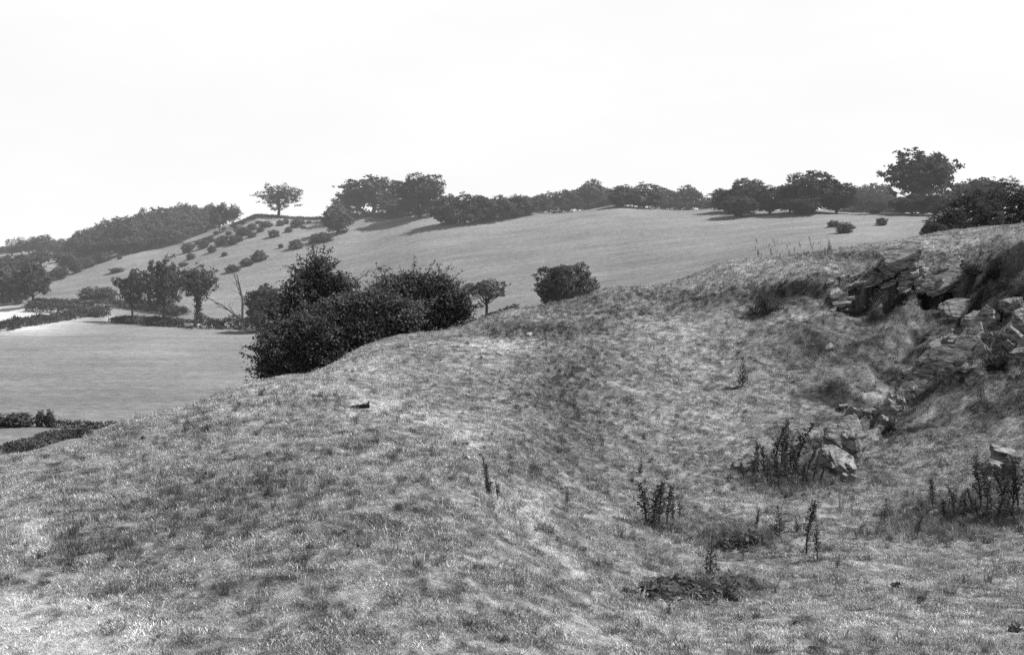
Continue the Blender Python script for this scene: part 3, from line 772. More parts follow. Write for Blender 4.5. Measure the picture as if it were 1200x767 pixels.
thorn(372, 298, 430, 50, 120, 51, 'tallest black thorn of the clump behind the ridge, ragged pointed top',
      [(-.1,0,.66,.2,.22,.24),(.12,0,.58,.24,.24,.24),(-.28,0,.5,.2,.22,.2),(.3,0,.45,.22,.2,.22),(0,0,.84,.1,.14,.13),(-.02,0,.35,.36,.3,.3),(.2,0,.72,.13,.14,.12)], 1500, 90)
thorn(354, 372, 438, 46, 100, 52, 'low black thorn overhanging the field at the clump left end',
      [(-.22,0,.6,.26,.3,.32),(.1,0,.7,.3,.3,.32),(.32,0,.5,.22,.25,.3),(-.38,0,.34,.14,.2,.2),(0,0,.25,.4,.3,.3)], 1100, 70)
thorn(428, 345, 420, 47, 118, 53, 'middle black thorn of the clump, in front of the two taller ones',
      [(-.25,0,.6,.25,.3,.3),(.05,0,.72,.28,.3,.3),(.3,0,.6,.24,.3,.3),(0,0,.3,.45,.4,.35)], 1200, 50)
thorn(493, 323, 400, 52, 104, 54, 'broad black thorn at the right of the clump, even topped',
      [(-.3,0,.66,.2,.24,.25),(-.1,0,.8,.2,.24,.18),(.12,0,.76,.22,.24,.22),(.32,0,.6,.17,.2,.2),(0,0,.42,.42,.3,.36),(.42,0,.42,.1,.14,.12)], 1700, 90)

# ------------------------------------------------------------------ weeds
def weed_mesh(kind, seed):
    r = np.random.RandomState(seed); st = Geo(); lf = Geo()
    lean = r.normal(size=2) * .07
    P = lambda z: np.array([lean[0] * z * z, lean[1] * z * z, z])
    if kind == 'dock':      # one tall stem crowded with seed clusters
        st.tube([P(-.03), P(.3), P(.7), P(1)], [.014, .012, .008, .003], 5, .4)
        n = 85; z = .3 + .7 * r.rand(n); ww = .05 * (1 - z) + .022
        C = np.array([P(a) for a in z]) + r.normal(size=(n, 3)) * ww[:, None] * [1, 1, .3]
        leafcloud(lf, r, C, .012, 5, .013)
        for i in range(6):
            z0 = .25 + .1 * i; a = r.rand() * 6.28; e = P(z0) + np.array([math.cos(a) * .09, math.sin(a) * .09, .2])
            st.tube([P(z0), e], [.006, .003], 4, .4)
            cc = P(z0) + (e - P(z0)) * r.rand(12, 1) + r.normal(size=(12, 3)) * .01
            leafcloud(lf, r, cc, .01, 4, .012)
        m = 22; a = r.rand(m) * 6.28; ln = .05 + .08 * r.rand(m)
        C = np.stack([np.cos(a) * ln, np.sin(a) * ln, .03 + .16 * r.rand(m)], 1)
        U = unit(np.stack([np.cos(a), np.sin(a), .5 + 0 * a], 1)); W = np.cross(U, [0, 0, 1.0])
        lf.quads(C, U * .055, unit(W) * .018, r.rand(m))
    elif kind == 'thistle': # branching stem, spiny leaves getting shorter upward
        st.tube([P(-.03), P(.5), P(1)], [.02, .014, .006], 5, .4)
        for i in range(46):
            z0 = .02 + .95 * i / 46; a = 2.4 * i; ln = .26 * (1 - z0) ** .8 + .05
            U = unit(np.array([[math.cos(a), math.sin(a), .55]])); W = unit(np.cross(U, [0, 0, 1.0]))
            lf.quads(P(z0)[None] + U * ln * .5, U * ln * .55, W * ln * .16, r.rand(1))
            leafcloud(lf, r, (P(z0)[None] + U * ln * .7), ln * .12, 5, ln * .12)
        leafcloud(lf, r, np.array([P(1), P(.96)]), .02, 14, .02)
    elif kind == 'sapling': # thin wiry bramble-like shoot
        for i in range(6):
            a = r.rand() * 6.28; k = r.uniform(.05, .2)
            pts = [np.array([math.cos(a) * k * s * 0.6, math.sin(a) * k * s * .6, -.03 + s * r.uniform(.75, 1)]) for s in (0, .35, .7, 1)]
            hh = 1 if i == 0 else r.uniform(.35, .8)
            pts = [p * [1, 1, hh] for p in pts]
            st.tube(pts, [.012, .009, .006, .003], 4, .4)
            n = 22
            cc = np.array([pts[min(3, int(q * 3) + 1)] * (q * 3 % 1) + pts[min(2, int(q * 3))] * (1 - q * 3 % 1) for q in r.rand(n) * .98])
            leafcloud(lf, r, cc + r.normal(size=(n, 3)) * .02, .015, 4, .016)
    elif kind == 'stalk':   # last year's dry stalks with a branching head
        for i in range(4):
            a = r.rand() * 6.28; k = r.uniform(.03, .18); hh = r.uniform(.6, 1)
            e = np.array([math.cos(a) * k, math.sin(a) * k, hh]); st.tube([(0, 0, -.03), e * .5 + r.normal(size=3) * .01, e], [.010, .008, .004], 4, .8)
            for j in range(5):
                b = e * (.7 + .06 * j); q = b + r.normal(size=3) * .05 + [0, 0, .08]; st.tube([b, q], [.005, .003], 3, .8)
                leafcloud(lf, r, q[None], .014, 6, .012)
    else:                   # low rosette
        m = 70; a = r.rand(m) * 6.28; ln = .12 + .4 * r.rand(m)
        C = np.stack([np.cos(a) * ln, np.sin(a) * ln, .1 + .75 * r.rand(m) * (1 - ln)], 1)
        st.tube([(0, 0, -.05), (0, 0, .4), (.02, .02, .8)], [.02, .014, .006], 4)
        leafcloud(lf, r, C, .05, 5, .07, up=1.2)
    return st.build('stem', M_STALK_PALE if kind == 'stalk' else M_LEAF_WEED), lf.build('leaves', M_STALK_PALE if kind == 'stalk' else M_LEAF_WEED)
WM = {k: [weed_mesh(k, 300 + i * 7 + len(k)) for i in range(4 if k == 'dock' else 2)] for k in ('dock', 'thistle', 'sapling', 'stalk', 'rosette')}
WN = {'dock': 'dock_plant', 'thistle': 'thistle', 'sapling': 'bramble_shoot', 'stalk': 'dry_stalks', 'rosette': 'low_weed'}
_wi = 0
def weed(kind, px, base, hpx, label, group=None, wide=1.0, lean=0.0):
    if kind == 'dock': wide *= random.uniform(1.25, 1.7)
    global _wi; _wi += 1
    p = at(px, base); h = hpx / F0 * p.y
    root = empty(WN[kind], p); root.scale = (h * wide, h * wide, h); root.rotation_euler = (random.uniform(-.13, .13), lean + random.uniform(-.13, .13), random.uniform(0, 6.28))
    tag(root, label, 'plant', group)
    a, b = WM[kind][_wi % len(WM[kind])]
    link(bpy.data.objects.new('stem', a), root); link(bpy.data.objects.new('leaves', b), root)
G1 = 'dock plants crowded left of the boulder in the hollow'
for (px, b, h) in [(882,562,32),(888,556,40),(897,560,38),(904,566,34),(908,552,46),(916,549,60),(921,562,52),(927,556,40),(931,556,64),(936,566,46),(945,560,40),(925,572,42),(953,566,34),(872,562,22),(941,573,30),(899,572,32),(913,571,40),(948,572,28),(961,570,24)]:
    weed('dock', px, b, h, 'dark dock plant crowded among others left of the boulder in the hollow', G1)
G2 = 'dock plants of the small upright clump'
for (px, b, h) in [(758,616,54),(765,619,50),(773,620,56),(781,620,50),(789,616,36),(797,612,24),(770,612,38)]:
    weed('dock', px, b, h, 'upright dark dock plant in the small clump standing alone in the hollow', G2)
G3 = 'dock plants massed at the right edge of the hollow'
for (px, b, h) in [(1150,602,62),(1156,607,46),(1163,601,66),(1171,604,48),(1178,600,52),(1186,606,58),(1194,602,76),(1203,604,60),(1140,605,32),(1130,606,32),(1118,604,36),(1107,610,28),(1124,612,26),(1146,612,30),(1168,612,36),(1190,615,34),(1180,612,30),(1212,608,60)]:
    weed('dock', px, b, h, 'dark dock plant massed with others at the right edge of the hollow', G3)
for (px, b, h, k, lab) in [
    (887,614,32,'sapling','small leafy shoot left of the tall dark dock'),
    (914,627,36,'thistle','leaning thistle between the leafy shoot and the tall dark dock'),
    (945,651,64,'dock','tallest dark dock standing alone in the middle of the hollow'),
    (958,657,38,'dock','shorter dock at the right foot of the tallest lone dock'),
    (832,676,48,'thistle','bushy thistle rising from the dark leafy patch'),
    (905,622,11,'rosette','low weed beside the leaning thistle'),
    (1093,600,38,'dock','single dock behind the pale stone on the right'),
    (1046,622,44,'stalk','dry pale stalks left of the pale stone on the right'),
    (1058,618,38,'stalk','dry pale stalks touching the pale stone on the right'),
    (1036,614,30,'thistle','thin thistle left of the dry pale stalks'),
    (985,602,38,'stalk','dry branching stalk, left one of two right of the boulder foot'),
    (999,604,36,'stalk','dry branching stalk, right one of two right of the boulder foot'),
    (1075,632,30,'dock','short dock in the long grass below the pale stone'),
    (870,454,34,'thistle','dark upright thistle alone high on the hollow slope'),
    (573,580,66,'sapling','wiry bramble shoot on the flank of the middle spur'),
    (583,584,34,'sapling','short bramble shoot leaning from the middle spur'),
    (665,590,18,'thistle','small dark thistle alone on the hollow floor'),
    (1150,470,24,'thistle','small thistle on the bank below the rock slabs'),
    (750,556,20,'thistle','small thistle near the middle of the hollow'),
    (700,432,30,'stalk','pale dry stalks in the rough patch under the ridge'),
    (678,436,26,'stalk','pale dry stalks at the left of the rough patch under the ridge'),
    (708,440,24,'stalk','short pale dry stalks at the right of the rough patch under the ridge'),
    (1080,706,11,'rosette','low weed in the bright turf at the lower right'),
    (1190,740,15,'rosette','dark low weed in the bottom right corner'),
    (1050,690,12,'rosette','tiny weed in the turf left of the lower right weed'),
    (932,733,10,'rosette','tiny dark weed near the bottom edge'),
    (962,290,9,'stalk','dry stalk standing on the grassy rim'),
    (972,294,14,'thistle','dark thistle standing on the grassy rim')]:
    weed(k, px, b, h, lab, wide=1.0 if k != 'thistle' else .85)
for i in range(34):
    px, b = random.uniform(690, 1195), random.uniform(440, 740)
    if random.random() < .6: px, b = random.uniform(860, 1195), random.uniform(575, 690)
    weed(random.choice(['thistle', 'stalk', 'stalk', 'dock', 'stalk']), px, b, random.uniform(7, 16) * (1 + (b - 500) / 600), 'small weed scattered in the turf of the hollow', 'small weeds scattered over the hollow')
for i in range(26):
    px, b = random.uniform(20, 640), random.uniform(500, 750)
    weed('rosette', px, b, random.uniform(3, 6), 'tiny flat weed in the cropped turf of the near bank', 'tiny flat weeds in the near bank turf')
# low dark leafy patches
def leafy_patch(pts, label, seed, n=260, leaf=.045, mat=M_LEAF_WEED, name='weed_patch', hh=.12):
    r = np.random.RandomState(seed); org = at(*pts[0][:2]); g = Geo()
    for (px, py, sx, sy) in pts:
        for i in range(n):
            a, b = px + r.normal() * sx, py + r.normal() * sy
            Y = hit(a, b)
            if Y is None or Y > 60: continue
            p = pt(a, Y)
            leafcloud(g, r, (np.array(p) - np.array(org))[None] + [0, 0, hh * r.rand()], .05, 6, leaf, up=1.2)
    o = link(bpy.data.objects.new(name, g.build(name, mat))); o.location = org; tag(o, label, 'plant')
leafy_patch([(790,694,18,4),(820,697,22,4)], 'spreading dark leafy weed patch around the bushy thistle', 71, 150)
leafy_patch([(865,688,10,3)], 'small dark leafy patch right of the bushy thistle', 72, 40)
leafy_patch([(870,636,16,4)], 'low dark leafy patch left of the leaning thistle', 73, 70)

# dark shrubs in the quarry
def scrub(px, base, wpx, hpx, label, seed, lobes=None):
    r = np.random.RandomState(seed); p = at(px, base); Y = p.y; w = wpx / F0 * Y; h = hpx / F0 * Y
    root = empty('gorse_bush', p); tag(root, label, 'bush'); g = Geo(); t = Geo()
    for i in range(26):
        dr = unit(r.normal(size=3) * [1, .6, .5] + [.15, -.2, .55]); dr[2] = abs(dr[2])
        ln = r.uniform(.45, 1.0); p1 = dr * np.array([w * .62, w * .5, h * 1.05]) * ln
        b0 = r.normal(size=3) * [w * .12, w * .1, 0]
        t.tube([b0, (b0 + p1) * .5 + r.normal(size=3) * .05, p1], [.02, .014, .005], 4)
        m = 26; q = b0 + (p1 - b0) * (r.rand(m, 1) ** .7) + r.normal(size=(m, 3)) * .06
        leafcloud(g, r, q, .05, 6, .024, up=.8)
    link(bpy.data.objects.new('branches', t.build('branches', M_BARK)), root)
    link(bpy.data.objects.new('foliage', g.build('foliage', M_LEAF_DARK)), root)
scrub(895, 366, 44, 36, 'dark straggling shrub clinging under the quarry lip, far left of the ledge', 81)
scrub(1172, 374, 38, 30, 'dark shrub growing from the quarry face above the edge rocks', 82)
scrub(1166, 436, 46, 36, 'dark shrub between the slab ridge and the edge rocks', 83)
scrub(1046, 508, 26, 18, 'low dark shrub at the foot of the slab ridge', 84)
scrub(1140, 336, 26, 12, 'small dark shrub on the quarry face right of the sloping slabs', 85)
for (px, b, h) in [(893+random.uniform(-8,82), random.uniform(284,303), random.uniform(4,7.5)) for _ in range(44)]:
    weed(random.choice(['stalk','dock','dock']), px, b, h, 'small dry weed stem in the patch standing on the grassy rim', 'weed stems on the grassy rim')

# ------------------------------------------------------------------ rocks
def rock_mesh(seed, name='rock', flat=.45, mat=None, rough=.07, cuts=4):
    r = random.Random(seed)
    bm = bmesh.new()
    for i in range(15):
        v = Vector((r.uniform(-1, 1), r.uniform(-1, 1), r.uniform(-1, 1)))
        m = max(abs(v.x), abs(v.y), abs(v.z)); v = v / m * r.uniform(.8, 1)
        bm.verts.new((v.x * .5, v.y * .5, v.z * .5 * flat))
    bmesh.ops.convex_hull(bm, input=bm.verts)
    bmesh.ops.delete(bm, geom=[v for v in bm.verts if not v.link_faces], context='VERTS')
    bmesh.ops.triangulate(bm, faces=bm.faces)
    for c in range(cuts):
        long_ = [e for e in bm.edges if e.calc_length() > .09]
        if not long_: break
        bmesh.ops.subdivide_edges(bm, edges=long_, cuts=1); bmesh.ops.triangulate(bm, faces=bm.faces)
    from mathutils import noise
    for v in bm.verts:
        p = v.co * 3 + Vector((seed * 3.1, 0, 0))
        q = Vector((v.co.x * 2, v.co.y * 2, v.co.z * 14)) + Vector((0, seed, 0))
        k = noise.noise(p) * rough + abs(noise.noise(q)) * rough * .9 + noise.noise(p * 4) * rough * .35
        v.co += v.co.normalized() * k
    me = bpy.data.meshes.new(name); bm.to_mesh(me); bm.free()
    me.materials.append(mat or M_ROCK)
    return me
def slab_mesh(seed, layers=4):
    """a piece of bedded rock: thin plates with ragged broken edges, one on another"""
    r = random.Random(seed); bm = bmesh.new(); H = .42; z = -H / 2
    n = 10; base = [r.uniform(.32, .56) for _ in range(n)]
    for k in range(3): base[r.randrange(n)] *= .72
    from mathutils import noise
    for l in range(layers):
        t = H / layers * r.uniform(.6, 1.3); dx, dy = r.uniform(-.07, .07), r.uniform(-.07, .07); sc = r.uniform(.8, 1.05) * (1 - .1 * l / layers)
        rad = [b * sc * r.uniform(.88, 1.1) for b in base]
        rings = []
        for (f, zz) in ((.97, z), (1.0, z + t * .3), (1.02, z + t * .85), (.985, z + t), (.5, z + t * 1.02)):
            rings.append([bm.verts.new((dx + math.cos(6.2832 * i / n) * rad[i] * f * (1 + .05 * noise.noise(Vector((i * 2.1, zz * 9, seed)))), dy + math.sin(6.2832 * i / n) * rad[i] * f, zz + .03 * noise.noise(Vector((math.cos(i) * 2, math.sin(i) * 2, seed + l))))) for i in range(n)])
        for a, b in zip(rings[:-1], rings[1:]):
            for i in range(n): bm.faces.new((a[i], a[(i + 1) % n], b[(i + 1) % n], b[i]))
        c = bm.verts.new((dx, dy, z + t * 1.05))
        for i in range(n): bm.faces.new((rings[-1][i], rings[-1][(i + 1) % n], c))
        bm.faces.new(list(reversed(rings[0])))
        z += t * .9
    bmesh.ops.triangulate(bm, faces=bm.faces)
    bmesh.ops.subdivide_edges(bm, edges=bm.edges, cuts=1)
    for v in bm.verts:
        v.co += Vector((noise.noise(v.co * 9), noise.noise(v.co * 9 + Vector((5, 0, 0))), noise.noise(v.co * 7 + Vector((0, 9, 0))))) * .02
    me = bpy.data.meshes.new('slab'); bm.to_mesh(me); bm.free(); me.materials.append(M_ROCK)
    return me
RM = [slab_mesh(i, 2 + i % 3) for i in range(8)]
RB = [rock_mesh(20 + i, 'boulder', .8) for i in range(4)]
RP = [rock_mesh(40 + i, 'stone', .6, M_STONE_PALE, cuts=2) for i in range(4)]
def rock(px, py, wpx, hpx, label=None, dip=0.4, yaw=0., tilt=.2, depth=1.0, parent=None, meshes=RM, k=0, name='rock', cat='rock', group=None, lift=0.25, fwd=0.):
    p = at(px, py); Y = p.y; w = wpx / F0 * Y; h = hpx / F0 * Y * 1.05; w *= 1.0
    o = link(bpy.data.objects.new(name, meshes[k % len(meshes)]))
    flat = {id(RM): .42, id(RB): .8, id(RP): .6}[id(meshes)]
    M = Matrix.Translation(Vector((p.x, p.y - fwd, p.z + h * (lift + .04)))) @ Matrix.Rotation(yaw, 4, 'Z') @ Matrix.Rotation(tilt, 4, 'X') @ Matrix.Rotation(-dip, 4, 'Y') @ Matrix.Diagonal((w, w * depth, h / flat, 1))
    if parent is not None:
        M = Matrix.Translation(-parent.location) @ M; o.parent = parent
    o.matrix_local = M
    if label: tag(o, label, cat, group)
    return o
def outcrop(label, px, py, slabs, name='rock_outcrop'):
    root = empty(name, at(px, py)); tag(root, label, 'rock')
    for i, s in enumerate(slabs):
        a = dict(s[4]) if len(s) > 4 else {}
        k0 = a.pop('k', i)
        rock(s[0], s[1], s[2], s[3] * (.85 if 'meshes' not in a else 1), parent=root, name='slab', k=k0, **a)
        if 'meshes' not in a and s[2] > 20:
            b_ = dict(a); b_['dip'] = b_.get('dip', .4) + .12
            rock(s[0] - s[2] * .22, s[1] + s[3] * .45, s[2] * .62, s[3] * .45, parent=root, name='slab', k=k0 + 3, **b_)
            rock(s[0] + s[2] * .2, s[1] + s[3] * .5, s[2] * .45, s[3] * .4, parent=root, name='slab', k=k0 + 5, **b_)
    return root
outcrop('jutting layered rock ledge with a dark hollow beneath, under the quarry lip', 1060, 345, [
    (1052,322,52,18,dict(dip=.42,tilt=.35,depth=1.2,fwd=.35)), (1064,333,36,14,dict(dip=.25,tilt=.3,fwd=.3)), (1032,330,34,7,dict(dip=.35,tilt=.3)),
    (1030,338,50,5,dict(dip=.3,tilt=.25)), (1046,314,40,7,dict(dip=.45,tilt=.3)), (1073,318,26,12,dict(dip=.2,fwd=.2))])
outcrop('sloping flat slabs right of the jutting ledge', 1100, 345, [
    (1100,336,54,10,dict(dip=.5,tilt=.4,depth=.9,fwd=.4)), (1112,322,36,12,dict(dip=.55,tilt=.4,fwd=.2)), (1086,342,34,7,dict(dip=.4,tilt=.3,fwd=.2)), (1120,312,26,8,dict(dip=.5,tilt=.3))])
outcrop('broken rubble under the quarry lip, left of the jutting ledge', 1000, 330, [
    (1004,326,22,8), (985,328,18,8), (1014,334,26,6), (996,337,24,5), (975,334,18,7,dict(tilt=.4)), (1020,322,14,8)], name='rock_rubble')
rock(978, 352, 12, 11, 'small bright upright stone on the slope below the rubble', meshes=RP, name='stone', dip=.1, k=1)
outcrop('low flat stones under the small bright stone', 985, 362, [(985,361,26,6,dict(dip=.1)), (975,365,16,5), (998,358,14,5)], name='rock_rubble')
outcrop('long ridge of pale upturned slabs running down into the hollow', 1100, 430, [
    (1150,388,44,19,dict(dip=.9,tilt=.5)), (1138,404,49,18,dict(dip=.7,tilt=.5)), (1120,424,64,21,dict(dip=.5,tilt=.7,depth=.8)), (1098,432,49,14,dict(dip=.6,tilt=.6)),
    (1085,446,44,11,dict(dip=.55,tilt=.6)), (1072,454,38,11,dict(dip=.6,tilt=.5)), (1060,464,35,11,dict(dip=.7,tilt=.5)), (1048,474,32,14,dict(dip=.9,tilt=.5)),
    (1040,488,26,18,dict(dip=1.1,tilt=.5)), (1092,420,38,6,dict(dip=.4)), (1076,436,38,5,dict(dip=.4)), (1110,412,49,6,dict(dip=.2,tilt=.5)), (1125,396,44,6,dict(dip=.1,tilt=.5))])
outcrop('row of small dark cracked stones left of the slab ridge foot', 1010, 488, [
    (988,482,12,9,dict(dip=.1)), (998,486,12,12,dict(dip=-.4)), (1008,490,10,16,dict(dip=-1.0)), (1020,488,18,12,dict(dip=.2)), (1028,480,12,10), (1000,495,10,7)], name='rock_rubble')
root = outcrop('big rounded cracked boulder beside the dock plants', 985, 555, [
    (990,526,50,38,dict(dip=.5,tilt=.3,meshes=RB,k=0)), (980,550,46,24,dict(dip=-.6,tilt=.6,k=2,meshes=RB)), (1000,535,22,34,dict(dip=.3,meshes=RB,k=1)), (965,538,26,14,dict(dip=.5,tilt=.3,k=3)), (994,555,22,16,dict(dip=-.5,k=1))], name='boulder')
outcrop('cluster of mottled stones at the left end of the dock plants', 872, 552, [
    (866,552,20,14,dict(meshes=RB,k=2)), (876,546,22,16,dict(meshes=RB,k=3)), (884,554,16,12,dict(meshes=RB,k=1))], name='rock_rubble')
outcrop('pale topped rock with a dark underside at the right edge of the hollow', 1178, 552, [
    (1176,543,40,18,dict(dip=-.3,tilt=.3,depth=.8,lift=.6)), (1190,548,22,20,dict(meshes=RB,k=0)), (1164,552,20,12,dict(meshes=RB,k=2,dip=-.4))], name='boulder')
outcrop('broken rock face at the picture edge below the quarry lip', 1195, 390, [
    (1190,366,26,20,dict(meshes=RB,k=1)), (1200,385,26,28,dict(meshes=RB,k=0)), (1188,400,24,20,dict(dip=-.6,tilt=.6)), (1204,412,28,18,dict(dip=-.5)), (1215,372,26,22), (1178,372,20,14,dict(meshes=RB,k=3)), (1192,420,22,10)])
outcrop('pale weathered stones lying in the long grass by the dock mass', 1080, 604, [
    (1080,600,24,12,dict(dip=-.2,meshes=RP,k=0,lift=.1)), (1064,602,14,9,dict(meshes=RP,k=2,lift=.1)), (1094,606,14,9,dict(meshes=RP,k=1))], name='rock_rubble')
outcrop('earth and stone bank high on the quarry slope', 1130, 372, [
    (1122,368,40,12,dict(dip=.2,tilt=.6,meshes=RB,k=2)), (1140,380,30,10,dict(dip=.3,tilt=.5)), (1105,378,20,7)], name='rock_rubble')
# rank grass growing round and over the feet of the rocks
_rk = [o for o in COL.objects if o.name.startswith(('slab', 'rock'))and o.type == 'MESH']
GP = []; GT = []; GS = []
bpy.context.view_layer.update()
for o in _rk:
    c = o.matrix_world.translation; w_ = o.matrix_world.to_scale()[0]
    for i in range(int(5 + w_ * 9)):
        a_ = rs.rand() * 6.283; d_ = w_ * rs.uniform(.38, .62)
        x = c.x + math.cos(a_) * d_; y = c.y + math.sin(a_) * d_ * .9
        GP.append((x, y, float(gz(x, y)))); GT.append(rs.uniform(.06, .42)); GS.append(rs.uniform(.35, .75))
gn_scatter('rock_foot_grass', np.array(GP), np.array(GT), np.array(GS), HID2)

# loose stones on the worn path and the turf
for i, (px, py, s) in enumerate([(545,521,7),(526,513,6),(549,538,6),(497,489,5),(509,492,5),(620,393,5),(574,412,5),(585,416,6),(604,410,5),(566,418,4),(875,483,4),(604,493,3),(952,463,3),(560,527,4),(535,506,4),(518,498,4),(470,482,4),(700,738,4),(590,600,3),(846,676,4)]):
    rock(px, py, s * 1.3, s * .8, 'small pale stone lying loose on the turf or worn path', meshes=RP, k=i, name='stone', group='loose pale stones on the turf', dip=random.uniform(-.3, .3), yaw=random.uniform(0, 3))
rock(970, 408, 13, 4, 'thin pale sliver of stone on the hollow slope', meshes=RP, k=2, name='stone', dip=.7)
rock(944, 548, 5, 4, 'small white stone among the docks', meshes=RP, k=3, name='stone')

# the black scrap of old timber lying on the crest of the spur
g = Geo(); g.tube([(-.42, 0, .05), (-.1, .05, .07), (.2, 0, .1), (.42, .02, .1)], [.04, .07, .09, .08], 6)
g.tube([(.3, 0, .1), (.4, .05, .26)], [.06, .03], 5)
o = link(bpy.data.objects.new('charred_log', g.build('charred_log', M_EARTH, True))); o.location = at(420, 479); o.scale = (.55, .55, .55); tag(o, 'short blackened log lying on the crest of the spur', 'log')

# ------------------------------------------------------------------ cattle by the hedge
def cow(px, py, yaw, label):
    p = at(px, py)
    bm = bmesh.new()
    J = {'pel': (-.75, 0, 1.18), 'mid': (-.1, 0, 1.08), 'chest': (.55, 0, 1.12), 'neck': (.95, 0, 1.2), 'head': (1.25, 0, 1.12), 'muz': (1.58, 0, .92), 'rump': (-.95, 0, 1.2), 'tail': (-1.05, 0, .9), 'tip': (-1.07, 0, .5)}
    R = {'pel': .34, 'mid': .42, 'chest': .38, 'neck': .22, 'head': .16, 'muz': .1, 'rump': .2, 'tail': .035, 'tip': .05}
    E = [('pel','mid'),('mid','chest'),('chest','neck'),('neck','head'),('head','muz'),('pel','rump'),('rump','tail'),('tail','tip')]
    for s in (-1, 1):
        for nm, j in (('f', [(.6, .2*s, .8, .15), (.62, .2*s, .42, .075), (.6, .2*s, .06, .07)]), ('h', [(-.72, .22*s, .82, .18), (-.82, .22*s, .5, .085), (-.76, .22*s, .06, .07)])):
            prev = 'chest' if nm == 'f' else 'pel'
            for i, q in enumerate(j):
                key = f'{nm}{s}{i}'; J[key] = q[:3]; R[key] = q[3]; E.append((prev, key)); prev = key
    for s in (-1, 1):
        J[f'ear{s}'] = (1.2, .26 * s, 1.2); R[f'ear{s}'] = .05; E.append(('head', f'ear{s}'))
    keys = list(J); vs = [bm.verts.new(J[k]) for k in keys]
    for a, b in E: bm.edges.new((vs[keys.index(a)], vs[keys.index(b)]))
    me = bpy.data.meshes.new('cow'); bm.to_mesh(me); bm.free(); me.materials.append(M_COW)
    o = link(bpy.data.objects.new('cow', me)); o.location = p; o.rotation_euler = (0, 0, yaw)
    md = o.modifiers.new('skin', 'SKIN'); md.use_smooth_shade = True
    for k, sv in zip(keys, me.skin_vertices[0].data): sv.radius = (R[k], R[k])
    me.skin_vertices[0].data[0].use_root = True
    o.modifiers.new('sub', 'SUBSURF').levels = 1; o.modifiers['sub'].render_levels = 2
    tag(o, label, 'cow')
cow(221, 386, math.pi + .1, 'white backed cow at the hedge under the ivy clad tree, on the left')
cow(229, 386.5, .25, 'white backed cow at the hedge under the ivy clad tree, on the right')

# ------------------------------------------------------------------ white house on the far ridge
def box(name, x0, x1, y0, y1, z0, z1, mat, parent):
    V = [(x, y, z) for z in (z0, z1) for y in (y0, y1) for x in (x0, x1)]
    Fq = [(0, 2, 3, 1), (4, 5, 7, 6), (0, 1, 5, 4), (2, 6, 7, 3), (0, 4, 6, 2), (1, 3, 7, 5)]
    return link(bpy.data.objects.new(name, mesh_np(name, V, Fq, mat)), parent)
def gable(name, x0, x1, y0, y1, z0, z1, mat, parent, along='x', over=.3):
    if along == 'x':
        ym = (y0 + y1) / 2
        V = [(x0-over,y0-over,z0),(x1+over,y0-over,z0),(x1+over,ym,z1),(x0-over,ym,z1),(x1+over,y1+over,z0),(x0-over,y1+over,z0)]
    else:
        xm = (x0 + x1) / 2
        V = [(x0-over,y1+over,z0),(x0-over,y0-over,z0),(xm,y0-over,z1),(xm,y1+over,z1),(x1+over,y0-over,z0),(x1+over,y1+over,z0)]
    o = link(bpy.data.objects.new(name, mesh_np(name, V, [(0, 1, 2, 3), (3, 2, 4, 5)], mat)), parent)
    md = o.modifiers.new('thick', 'SOLIDIFY'); md.thickness = .18
    return o
def tri_wall(x0, x1, y, z0, z1, parent):
    xm = (x0 + x1) / 2
    me = bpy.data.meshes.new('gable_wall'); me.from_pydata([(x0, y, z0), (x1, y, z0), (xm, y, z1), (x0, y+.2, z0), (x1, y+.2, z0), (xm, y+.2, z1)], [], [(0, 1, 2), (3, 5, 4), (0, 3, 4, 1), (1, 4, 5, 2), (2, 5, 3, 0)])
    me.materials.append(M_WHITE); link(bpy.data.objects.new('gable_wall', me), parent)
Yh = 560; hz = (HOR - 288.5) / F0 * Yh; hx = (15 - 600) / F0 * Yh
gzh = float(height_pY(15, Yh))
H = empty('white_house', (hx, Yh, min(hz, gzh + 30))); H.scale = (.85, .85, .72)
tag(H, 'white house with a tall gable half hidden in the trees on the far ridge', 'house')
zf = (gzh - H.location.z) / .72 - 1
box('wall', -4.6, 2.2, 0, 5, zf, 3.0, M_WHITE, H); gable('roof', -4.6, 2.2, 0, 5, 3.02, 5.0, M_SLATE, H)
box('wall', 2.25, 5.4, -1, 6, zf, 4.0, M_WHITE, H); gable('roof', 2.25, 5.4, -1, 6, 4.02, 6.6, M_SLATE, H, 'y'); tri_wall(2.25, 5.4, -1, 4.01, 6.5, H)
box('dormer', -3.4, -1.6, -.05, 2, 3.05, 4.3, M_WHITE, H); gable('dormer_roof', -3.4, -1.6, -.05, 2, 4.32, 5.2, M_SLATE, H, 'y', .15)
box('chimney', -.4, .5, 2, 3, 4.4, 6.4, M_WHITE, H)
for (x, z) in [(-3.0, 3.3), (-3.8, 1.3), (-1.0, 1.3), (3.4, 1.4), (3.4, 4.0)]:
    box('window', x, x + .9, (-1.06 if x > 2 else -.09 if z > 3 else -.05), (-1.02 if x > 2 else -.06 if z > 3 else -.01), z, z + 1.1, M_GLASS, H)
# tiny white cottage gleam further right in the trees
Yc = 520; cz = float(height_pY(77, Yc))
Hc = empty('white_cottage', ((77 - 600) / F0 * Yc, Yc, (HOR - 287) / F0 * Yc)); tag(Hc, 'tiny white cottage glimpsed among the far left trees', 'house')
box('wall', -1, 1, 0, 2.5, cz - Hc.location.z - 1, 1.0, M_WHITE, Hc); gable('roof', -1, 1, 0, 2.5, 1.02, 1.7, M_SLATE, Hc)

